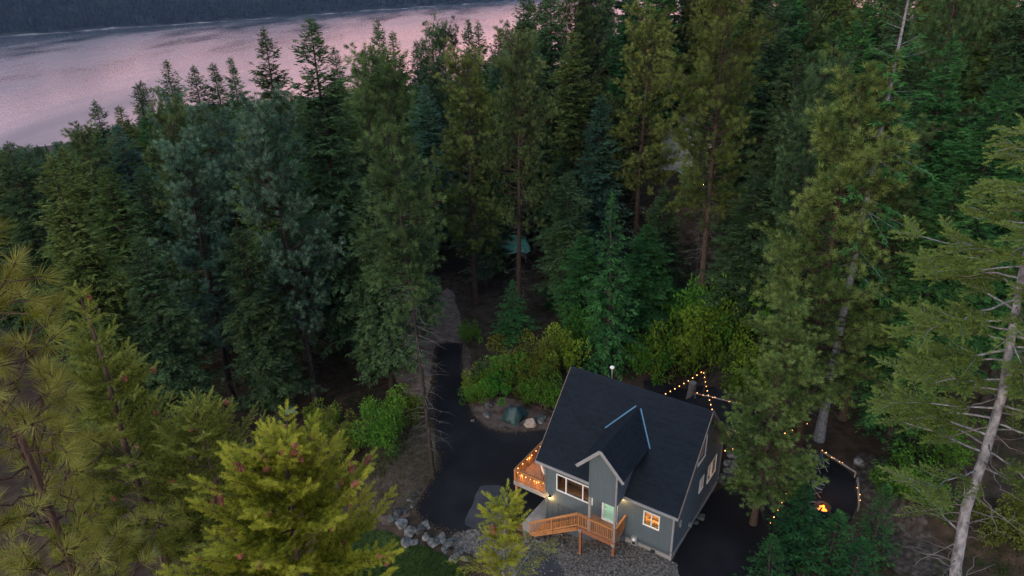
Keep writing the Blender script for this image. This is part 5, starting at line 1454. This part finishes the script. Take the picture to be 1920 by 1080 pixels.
# grass on the lawn and dry grass on the mound
def grass(name, poly, n, m, lmin, lmax, label, seed):
    g = np.random.default_rng(seed); xs = [p[0] for p in poly]; ys = [p[1] for p in poly]; P = []
    while len(P) < n:
        p = (g.uniform(min(xs), max(xs)), g.uniform(min(ys), max(ys)))
        if inside(p, poly): P.append(p)
    P = np.array(P); P = np.column_stack([P, ground(P[:, 0], P[:, 1]) + .03])
    D = g.normal(0, .45, (n, 3)); D[:, 2] = 1
    c = Cloud(); L = g.uniform(lmin, lmax, n); c.add(needles(P, unit(D), np.full(n, .01), 3, lmax * .8, .025, .35, .35, g, g.uniform(0, 1, n)))
    tag(link(name, c.mesh(name, m)), label, kind='stuff')
grass('lawn_grass', LAWN, 9000, 'grass', .08, .20, 'green grass blades on the lawn below the rock edging', 1)
MOUND = pxpoly([(690, 842), (735, 808), (790, 780), (812, 800), (820, 880), (785, 938), (752, 970), (705, 970), (672, 915)])
grass('mound_grass', MOUND, 3600, 'dry_grass', .15, .40, 'dry straw-coloured grass tufts on the mound', 2)
grass('mound_herbs', pxpoly([(690, 842), (735, 808), (770, 800), (760, 850), (720, 900), (680, 900)]), 1600, 'grass', .15, .30, 'green weeds along the back of the mound', 3)

# ------------------------------------------------------------------ near trees
def near_fir(name, tip, d, label, fol, span, sprig, n_need, seed, lean=(0, 0), trunk_r=.03, wh=.22, limb=.95, width=1.0, cones=0, bark='twig_brown', grow=.75, k_l=.95, nlen=.030, nwid=.004):
    """top of a fir close to the camera: whorled limbs, side twigs, bottle-brush sprigs; the stem runs to the ground"""
    g = np.random.default_rng(seed); P = at_d(tip[0], tip[1], d); gz = float(ground(P[0], P[1]))
    root = tag(empty(name, (P[0], P[1], gz)), label, 'tree'); h = P[2] - gz
    wood = Cloud(); zs = np.linspace(0, 1, 24) ** .6
    stem = np.stack([np.zeros(24), np.zeros(24), zs * h], 1); stem[:, 0] += lean[0] * (h - stem[:, 2]) * .0 + .04 * np.sin(stem[:, 2] * 1.7)
    rr = np.clip((h - stem[:, 2]) * .0085 + .008, 0, .28) * (trunk_r / .03); wood.add(tubes(stem[None], rr[None], 9))
    cl = Cloud(); tp_, td, tl, tt = [], [], [], []
    zz = .03
    while zz < span:
        nl = int(g.integers(4, 7)); a0 = g.uniform(0, 6.28)
        for q in range(nl):
            az = a0 + q * 6.283 / nl + g.normal(0, .2)
            L = min(limb, .10 + (zz ** grow) * k_l) * g.uniform(.72, 1.12) * width
            el = .80 - .45 * min(1, zz / 1.8) + g.normal(0, .10)
            hd = np.array([math.cos(az), math.sin(az), 0]); k = 7; s = np.linspace(0, 1, k)
            b = np.array([.04 * math.sin((h - zz) * 1.7), 0, h - zz + g.normal(0, .04)])
            pa = b[None] + hd[None] * (s * L * math.cos(el))[:, None]; pa[:, 2] += s * L * math.sin(el) - .10 * L * s * s + .18 * L * s ** 3
            pa[1:] += g.normal(0, .012, (k - 1, 3))
            wood.add(tubes(pa[None], (np.clip(.010 * L + .003, .004, .02) * (1 - .7 * s))[None], 5))
            sd = np.cross(hd, [0, 0, 1.0])
            step = sprig * .55; nn = max(2, int(L / step))
            for i in range(nn):
                u = .18 + .82 * (i + g.uniform(0, .6)) / nn
                if u > 1: u = 1
                c = np.array([np.interp(u, s, pa[:, j]) for j in range(3)])
                for sg in (-1, 1):
                    ln = sprig * (.8 + 1.5 * (1 - u)) * g.uniform(.7, 1.2) * min(1, .4 + L)
                    dd = hd * .75 + sd * sg * .75 + np.array([0, 0, .50 + g.normal(0, .2)])
                    dd /= np.linalg.norm(dd)
                    m = max(1, int(round(ln / sprig)))
                    for w in range(m):      # chain of sprigs with side sprigs
                        c2 = c + dd * w * sprig * .9
                        tp_.append(c2); td.append(dd); tl.append(sprig); tt.append(.45 + .45 * (w == m - 1) * u)
                        if w < m - 1 or ln > sprig * 1.3:
                            for s2 in (-1, 1):
                                d2 = dd * .7 + np.cross(dd, [0, 0, 1.0]) * s2 * .75 + np.array([0, 0, .45 + g.normal(0, .25)])
                                tp_.append(c2 + dd * sprig * .5); td.append(d2 / np.linalg.norm(d2)); tl.append(sprig * g.uniform(.6, .95)); tt.append(.35 + .5 * g.uniform() * u)
            tp_.append(pa[-1] - hd * .02); e = pa[-1] - pa[-2]; td.append(e / np.linalg.norm(e)); tl.append(sprig * 1.1); tt.append(.95)
        zz += wh * g.uniform(.7, 1.2) * min(1, .5 + zz)
    tp_.append(np.array([0.04 * math.sin(h * 1.7), 0, h - .08])); td.append(np.array([0, 0, 1.0])); tl.append(sprig * 1.2); tt.append(.9)
    tp_, td, tl, tt = map(np.array, (tp_, td, tl, tt))
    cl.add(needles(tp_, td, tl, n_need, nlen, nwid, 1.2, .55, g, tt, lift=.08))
    # coarser crown further down the stem
    nb = 120; z = g.uniform(.25 * h, h - span * .92, nb); az = g.uniform(0, 6.28, nb); L = np.minimum(2.6, .6 + (h - z) * .22) * g.uniform(.6, 1.1, nb)
    hd = np.stack([np.cos(az), np.sin(az), np.zeros(nb)], 1); s = np.linspace(0, 1, 5)
    pa = np.stack([np.zeros(nb), np.zeros(nb), z], 1)[:, None] + hd[:, None] * (s[None] * L[:, None])[..., None]; pa[..., 2] += (.1 * s - .25 * s ** 2)[None] * L[:, None]
    wood.add(tubes(pa, np.clip(.012 * L[:, None], .006, .04) * (1 - .8 * s[None]), 4))
    idx = np.repeat(np.arange(nb), 42); sp = g.uniform(.15, 1, len(idx)); fi = sp * 4; i0 = np.minimum(fi.astype(int), 3); fr = (fi - i0)[:, None]
    Pq = pa[idx, i0] * (1 - fr) + pa[idx, i0 + 1] * fr; D = hd[idx] * .6 + np.cross(hd[idx], [0, 0, 1.0]) * g.choice([-1, 1], len(idx))[:, None] + g.normal(0, .25, (len(idx), 3))
    cl.add(needles(Pq, D, np.full(len(idx), .22), 16, .05, .007, 1.1, .5, g, g.uniform(.2, .6, len(idx))))
    link('trunk', wood.mesh('trunk', bark), root); link('crown', cl.mesh('crown', fol), root)
    print(name, 'sprigs', len(tp_), 'tris', len(tp_) * n_need)
    if cones:
        ends = np.where((tt > .6) & (tp_[:, 2] > h - span * .85))[0]; idx = g.choice(ends, min(len(ends), cones * 6), replace=False); made = 0
        for i in idx:
            p = tp_[i] + td[i] * .03 + np.array([0, 0, .012])
            if p[2] < h - span * .9: continue
            rel = np.array([P[0], P[1], gz]) + p
            x_, y_, dd = project(rel)
            o = link('cone', CONE, root, tuple(p)); s = g.uniform(1.0, 1.45) * sprig / .105
            o.scale = (s, s, s); o.rotation_euler = (math.pi + g.normal(0, .5), g.normal(0, .5), g.uniform(0, 6)); made += 1
            if made >= cones: break
    return root
def cone_mesh():
    mb = MB(); g = np.random.default_rng(8)
    for i in range(64):
        t = i / 64; a = i * 2.39996; z = t * .075; r = .019 * math.sin(math.pi * min(1, .18 + t * .80)) + .003
        d = np.array([math.cos(a), math.sin(a), 0]); sd = np.array([-math.sin(a), math.cos(a), 0]); c = np.array([0, 0, z])
        mb.add([c + d * r * .3 - sd * .008, c + d * r * .3 + sd * .008, c + d * r * 1.15 + sd * .005 + [0, 0, .012], c + d * r * 1.25 + [0, 0, .018], c + d * r * 1.15 - sd * .005 + [0, 0, .012]], [(0, 1, 2, 3, 4)])
    mb.tube([(0, 0, -.005), (0, 0, .035), (0, 0, .075)], [.006, .013, .004], 8)
    return mb.mesh('cone', 'cone')
CONE = cone_mesh()
near_fir('fir_tree', (522, 842), 5.1, 'yellow-green fir top with brown cones close to the camera', 'near_fir', 1.9, .10, 95, 41, limb=1.2, k_l=.88, cones=50, wh=.20, nlen=.034, nwid=.0045)
near_fir('fir_tree', (946, 945), 4.9, 'small yellow-green fir top in front of the gravel below the porch', 'near_fir', .9, .10, 80, 42, limb=.36, width=.72, cones=4, bark='bark_grey', grow=.9, wh=.17)
near_fir('fir_tree', (150, 556), 10.5, 'yellow-olive fir with a thin bare leader at the left, behind the cone-bearing fir top', 'near_fir_mid', 4.6, .13, 44, 43, limb=1.9, cones=12, trunk_r=.05, wh=.34, grow=1.2, k_l=.33, nwid=.007, nlen=.036)
near_fir('fir_tree', (372, 770), 9.8, 'olive fir crown with grey twigs between the left pine and the cone-bearing fir', 'near_fir_mid', 2.9, .13, 44, 44, limb=1.7, cones=8, wh=.26, nwid=.007, nlen=.036)
def near_pine(tip, d, label, seed, span=5.0, n=70):
    g = np.random.default_rng(seed); P = at_d(tip[0], tip[1], d); gz = float(ground(P[0], P[1])); h = P[2] - gz
    root = tag(empty('pine_tree', (P[0], P[1], gz)), label, 'tree'); wood = Cloud(); cl = Cloud()
    zs = np.linspace(0, 1, 20) ** .7; stem = np.stack([.06 * np.sin(zs * 9), .06 * np.cos(zs * 7) - .06, zs * h], 1)
    wood.add(tubes(stem[None], np.clip((h - stem[:, 2]) * .008 + .010, 0, .3)[None], 10))
    tp_, td, tt = [], [], []
    for i in range(n):
        zz = .15 + span * (i + g.uniform()) / n; az = i * 2.39996 + g.normal(0, .4); L = min(.78, .20 + zz * .30) * g.uniform(.6, 1.1)
        hd = np.array([math.cos(az), math.sin(az), 0]); el = .55 - .07 * zz + g.normal(0, .15); k = 6; s = np.linspace(0, 1, k)
        pa = np.array([0, 0, h - zz])[None] + hd[None] * (s * L * math.cos(el))[:, None]; pa[:, 2] += s * L * math.sin(el) + .28 * L * s ** 2; pa[1:] += g.normal(0, .03, (k - 1, 3))
        wood.add(tubes(pa[None], (np.clip(.012 * L + .005, .006, .035) * (1 - .55 * s))[None], 6))
        for u in ([1.0] + list(g.uniform(.4, .95, 2 + int(L * 2.4)))):
            c = np.array([np.interp(u, s, pa[:, j]) for j in range(3)])
            dd = hd * g.uniform(.2, 1) + g.normal(0, .5, 3) + np.array([0, 0, .55]); dd /= np.linalg.norm(dd)
            if u < 1:
                e = c + dd * g.uniform(.12, .38); wood.add(tubes(np.stack([c, e])[None], np.array([[.010, .007]]), 5)); c = e
            tp_.append(c); td.append(dd); tt.append(np.clip(.45 + g.normal(0, .25), 0, 1))
    tp_, td, tt = map(np.array, (tp_, td, tt))
    cl.add(needles(tp_ - td * .06, td, np.full(len(tp_), .09), 90, .19, .0062, 1.35, .15, g, tt))
    nb = 80; z = g.uniform(.35 * h, h - span, nb); az = g.uniform(0, 6.28, nb); L = g.uniform(1.5, 3.2, nb); hd = np.stack([np.cos(az), np.sin(az), np.zeros(nb)], 1); s = np.linspace(0, 1, 5)
    pa = np.stack([np.zeros(nb), np.zeros(nb), z], 1)[:, None] + hd[:, None] * (s[None] * L[:, None])[..., None]; pa[..., 2] += (.1 * s + .2 * s ** 2)[None] * L[:, None]
    wood.add(tubes(pa, np.clip(.014 * L[:, None], .006, .05) * (1 - .7 * s[None]), 4))
    idx = np.repeat(np.arange(nb), 14); sp = g.uniform(.4, 1, len(idx)); fi = sp * 4; i0 = np.minimum(fi.astype(int), 3); fr = (fi - i0)[:, None]
    Pq = pa[idx, i0] * (1 - fr) + pa[idx, i0 + 1] * fr + g.normal(0, .2, (len(idx), 3))
    cl.add(needles(Pq, g.normal(0, .5, (len(idx), 3)) + np.array([0, 0, .6]), np.full(len(idx), .09), 40, .19, .007, 1.3, .2, g, g.uniform(.2, .6, len(idx))))
    link('trunk', wood.mesh('trunk', 'bark_red'), root); link('crown', cl.mesh('crown', 'near_pine'), root)
    print('near pine bursts', len(tp_)); return root
near_pine((-150, 372), 7.4, 'long-needled yellow-brown pine close to the camera at the left edge', 61)
# grey-barked fir at the right with sparse boughs and bare twigs
def grey_fir(label):
    g = np.random.default_rng(91); A = at_d(1921, 520, 11.6); B = at_d(1792, 1078, 11.0)
    ax = (A - B) / np.linalg.norm(A - B); gz = float(ground(B[0], B[1])); base = B + ax * ((gz - B[2]) / ax[2])
    root = tag(empty('fir_tree', tuple(base)), label, 'tree'); top = (A + ax * 2.3 - base); hL = np.linalg.norm(top)
    wood = Cloud(); cl = Cloud(); s = np.linspace(0, 1, 26); stem = s[:, None] * top[None] + np.stack([.05 * np.sin(s * 40), .05 * np.cos(s * 33), 0 * s], 1)
    f = lambda u: np.array([np.interp(u, s, stem[:, j]) for j in range(3)])
    uA, uB = np.linalg.norm(A - base) / hL, np.linalg.norm(B - base) / hL
    rr = np.interp(s, [0, uB, uA, 1], [.14, .085, .050, .006]); wood.add(tubes(stem[None], rr[None], 14))
    tp_, td, tl, tt = [], [], [], []; dw = Cloud()
    for i in range(125):
        u = uB - .02 + (1.0 - uB + .01) * (i / 125) ** .95; az = i * 2.39996 + g.normal(0, .4); L = max(.25, 1.45 * (1 - max(0, u - uA) / (1.02 - uA)) ** .8) * g.uniform(.55, 1.1)
        live = (u - uB) / (uA - uB); leafy = g.uniform() < np.clip(.04 + 1.9 * (live - .30), .05, 1.0)
        if not leafy: L *= .62
        if not leafy and g.uniform() < .35: continue
        hd = np.array([math.cos(az), math.sin(az), 0]); k = 8; q = np.linspace(0, 1, k); el = -.10 + g.normal(0, .18) + .5 * max(0, u - uA) / (1 - uA)
        pa = f(u)[None] + hd[None] * (q * L)[:, None]; pa[:, 2] += math.tan(el) * q * L - .12 * L * q ** 2 + .10 * L * q ** 3; pa[1:] += g.normal(0, .035, (k - 1, 3)) * q[1:, None]
        rad = np.clip(.011 * L + .004, .005, .03) * (1 - .72 * q)
        (wood if leafy else dw).add(tubes(pa[None], rad[None], 5))
        sd = np.cross(hd, [0, 0, 1.0])
        for j in range(int(L * (13 if leafy else 1.5))):
            v = g.uniform(.25, 1); c = np.array([np.interp(v, q, pa[:, m]) for m in range(3)]); sg = g.choice([-1, 1])
            dd = hd * .65 + sd * sg * g.uniform(.4, 1) + np.array([0, 0, g.normal(.05, .22)]); dd /= np.linalg.norm(dd); ln = g.uniform(.15, .55) * min(1.1, L)
            e = c + dd * ln; (wood if leafy else dw).add(tubes(np.stack([c, (c + e) / 2 + g.normal(0, .02, 3), e])[None], np.array([[.007, .005, .003]]), 4))
            if not leafy: continue
            m = max(2, int(ln / .07))
            for w in range(m):
                c2 = c + dd * ln * (w + .3) / m
                for s2 in (-1, 1):
                    d2 = dd * .6 + np.cross(dd, [0, 0, 1.0]) * s2 + np.array([0, 0, .2 + g.normal(0, .2)]); tp_.append(c2); td.append(d2 / np.linalg.norm(d2)); tl.append(g.uniform(.07, .13)); tt.append(.3 + .5 * v * g.uniform(.5, 1))
            tp_.append(e); td.append(dd); tl.append(.12); tt.append(.8)
    tp_, td, tl, tt = map(np.array, (tp_, td, tl, tt))
    cl.add(needles(tp_, td, tl, 34, .038, .011, 1.15, .5, g, tt, lift=.1))
    link('trunk', wood.mesh('trunk', 'bark_grey'), root); link('crown', cl.mesh('crown', 'near_fir_grey'), root); link('dead_branches', dw.mesh('dead_branches', 'twig_grey'), root)['kind'] = 'stuff'
    print('grey fir sprigs', len(tp_))
grey_fir('near fir with pale grey trunk and bare twigs at the right edge')
# haze of the evening air
if HAZE:
    hz = MB().box(-2600, 2600, -80, 3600, -60, 190).build('haze', 'litter'); tag(hz, 'thin blue evening haze over the lake and forest', kind='stuff')
    hm = bpy.data.materials.new('haze_air'); hm.use_nodes = True; N = hm.node_tree.nodes; N.clear()
    ho = N.new('ShaderNodeOutputMaterial'); pv = N.new('ShaderNodeVolumePrincipled')
    pv.inputs['Color'].default_value = (.36, .58, 1.0, 1); pv.inputs['Density'].default_value = HAZE; pv.inputs['Anisotropy'].default_value = 0.0
    hm.node_tree.links.new(pv.outputs[0], ho.inputs['Volume']); hz.data.materials[0] = hm
